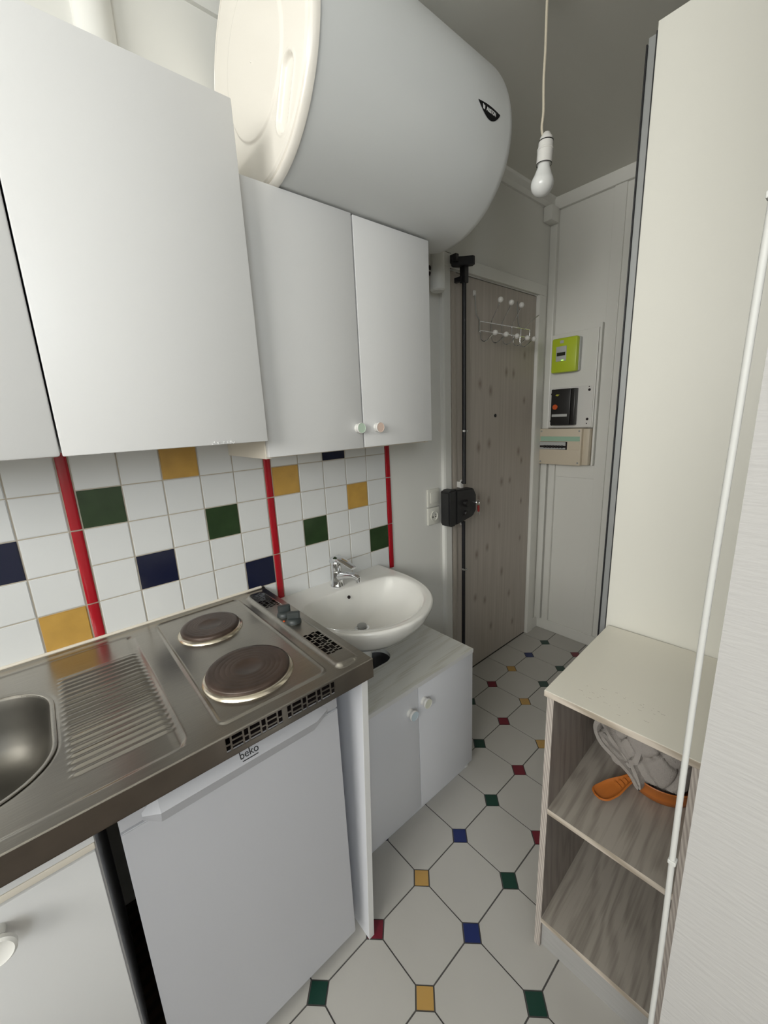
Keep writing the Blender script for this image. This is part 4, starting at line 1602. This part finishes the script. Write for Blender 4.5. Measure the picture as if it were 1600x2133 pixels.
# folded cloth: a long sheet laid in folds, its front edges showing as rolled layers
bm = bmesh.new()


def hsh(a, b):
    return math.sin(a * 12.9898 + b * 78.233) * 0.5 + 0.5


def cloth_strip(path, width, wdir, jit, nu=60, nv=26, taper=None, seed=0.0):
    P = spline(path, max(2, nu // (len(path) - 1)))
    W = Vector(wdir).normalized()
    G = []
    for i, p in enumerate(P):
        t = i / (len(P) - 1)
        row = []
        for j in range(nv + 1):
            v = j / nv
            off = Vector((jit * math.sin(7 * v + 5 * t + seed), jit * math.sin(9 * v - 4 * t + 1.3 + seed), jit * math.sin(8 * v + 6 * t + 2.1 * seed)))
            off += Vector((0, 0, jit * 0.6 * math.sin(21 * v + 13 * t + seed)))
            w_ = width * (1 if taper is None else taper(t))
            row.append(bm.verts.new(p + W * (v * w_) + off))
        G.append(row)
    for i in range(len(P) - 1):
        for j in range(nv):
            bm.faces.new((G[i][j], G[i + 1][j], G[i + 1][j + 1], G[i][j + 1]))


# layered folds on the front left: S-shaped profile in the front plane, swept backwards
FDIR = (0.30, 1.0, 0.05)
cloth_strip([(0.985, 0.700, 0.628), (0.955, 0.694, 0.600), (0.946, 0.688, 0.572), (0.962, 0.678, 0.548), (0.998, 0.672, 0.532), (1.028, 0.668, 0.516),
             (1.042, 0.664, 0.498), (1.053, 0.664, 0.494), (1.057, 0.668, 0.508), (1.052, 0.674, 0.530), (1.046, 0.678, 0.546), (1.058, 0.678, 0.556), (1.072, 0.686, 0.590), (1.090, 0.70, 0.632)],
            0.075, FDIR, 0.0022, nu=98, seed=0.4)
cloth_strip([(1.020, 0.676, 0.534), (1.000, 0.676, 0.552), (0.978, 0.680, 0.574), (0.968, 0.684, 0.586)],
            0.06, FDIR, 0.002, nu=60, seed=1.9)
cloth_strip([(0.985, 0.700, 0.624), (0.984, 0.690, 0.604), (0.996, 0.684, 0.588), (1.012, 0.680, 0.572), (1.026, 0.678, 0.556), (1.036, 0.676, 0.538), (1.030, 0.676, 0.528)],
            0.07, FDIR, 0.0022, nu=60, seed=3.3)
bmesh.ops.recalc_face_normals(bm, faces=bm.faces[:])
bmesh.ops.solidify(bm, geom=bm.faces[:], thickness=0.0115)
for v in bm.verts:
    v.co.x -= 0.012 + 0.26 * (v.co.z - 0.50)
    v.co.z += 0.012
for f in bm.faces:
    f.material_index = 0
# main bundle sitting in the pan
t = bmesh.new()
bmesh.ops.create_icosphere(t, subdivisions=6, radius=1)
for v in t.verts:
    n_ = v.co.copy()
    a_ = 2.2 * n_.x - 1.1 * n_.z + 0.35 * math.sin(3 * n_.y + 2 * n_.z)
    f2 = abs(math.sin(2.1 * a_ + 0.5))
    f3 = abs(math.sin(4.3 * n_.z + 2.6 * n_.x + 0.8 * math.sin(3 * n_.x)))
    s = 1 + 0.03 * math.sin(5.1 * n_.x + 3.7 * n_.z) - 0.16 * (1 - f2) ** 5 - 0.10 * (1 - f3) ** 5
    p_ = Vector([math.copysign(abs(c) ** 0.72, c) for c in n_])
    v.co = Vector((1.036 + p_.x * 0.095 * s, 0.765 + p_.y * 0.082 * s, max(0.4775, 0.560 + p_.z * 0.098 * s)))
    if math.hypot(v.co.x - PCx, v.co.y - PCy) > PR * 0.76 and v.co.z < ZS + 0.050:
        v.co.z = ZS + 0.050 + 0.003 * math.sin(30 * v.co.x)
merge(bm, t, 0)
tag(obj('grey_cloth', bm, 'cloth', smooth=True, angle=80), 'crumpled grey terry cloth heaped on the orange pan', 'cloth')

# ------------------------------------------------------------------ pendant bulb
pd = thing('pendant_bulb', 'bare frosted light bulb hanging on a cream cord from the ceiling', 'pendant light', (0.588, 0.9, H))
BX, BY = 0.5885, 0.9
bm = bmesh.new()
tube(bm, spline([(0.583, BY, H - 0.02), (0.5825, BY, 2.44), (0.583, BY, 2.36), (0.5815, BY, 2.29), (0.584, BY, 2.22), (0.581, BY, 2.185), (0.5855, BY, 2.158)], 8), 0.0033, 8)
obj('flex', bm, 'cord', pd, smooth=True)
bm = bmesh.new()
lathe(bm, [(0.05, 0.0), (0.048, -0.012), (0.02, -0.026), (0.0, -0.027)], (0.583, BY, H), (0, 0, 1), 28)
obj('ceiling_rose', bm, 'plastic', pd, smooth=True)
dirv = Vector((0.055, 0.02, 1)).normalized()
og = Vector((BX, BY, 2.047))
bm = bmesh.new()
p = []
for i in range(15):
    a = PI * i / 20
    p.append((0.0305 * math.sin(a), -0.0305 * math.cos(a)))
p += [(0.0215, 0.0265), (0.0172, 0.037), (0.0150, 0.050), (0.0150, 0.058)]
p[0] = (0.0, -0.0305)
lathe(bm, p, og, dirv, 40)
obj('bulb', bm, 'bulb', pd, smooth=True, angle=60)
bm = bmesh.new()
lathe(bm, [(0.0, 0.047), (0.0165, 0.046), (0.0205, 0.047), (0.0205, 0.078), (0.0215, 0.079), (0.0215, 0.082), (0.0195, 0.084), (0.0190, 0.098), (0.0170, 0.100), (0.0165, 0.108), (0.012, 0.114),
           (0.008, 0.120), (0.0, 0.122)], og, dirv, 36)
lh = obj('lamp_holder', bm, 'plastic', pd, smooth=True, angle=40)
bm = bmesh.new()
lathe(bm, [(0.0200, 0.0455), (0.0208, 0.0455), (0.0208, 0.0475), (0.0200, 0.0475)], og, dirv, 36)
obj('seam_ring', bm, 'blackp', lh)
bm = bmesh.new()
lathe(bm, [(0.0188, 0.0985), (0.0194, 0.0985), (0.0194, 0.1005), (0.0170, 0.1010)], og, dirv, 36)
obj('seam_ring', bm, 'blackp', lh)

# ------------------------------------------------------------------ white cable hanging in front of the partition corner
cb = thing('hanging_cable', 'thin white cable running down in front of the partition wall corner', 'cable', (1.2105, 0.196, 0.0))
bm = bmesh.new()
pts = []
for z, x in ((2.52, 1.1990), (2.1, 1.1985), (1.90, 1.1975), (1.62, 1.1965), (1.54, 1.1955), (1.40, 1.1945), (1.22, 1.1930), (1.05, 1.1935), (0.90, 1.1950), (0.75, 1.1975), (0.55, 1.1990), (0.30, 1.1995), (0.02, 1.2000)):
    pts.append((x, 0.200, z))
tube(bm, spline(pts, 6), 0.0034, 12)
obj('cable', bm, 'cable', cb, smooth=True)
for z in (0.87, 1.60, 0.30):
    bm = B(1.1915, 1.2002, 0.1955, 0.2055, z - 0.003, z + 0.003, bev=0.001)
    obj('cable_clip', bm, 'cable', cb)
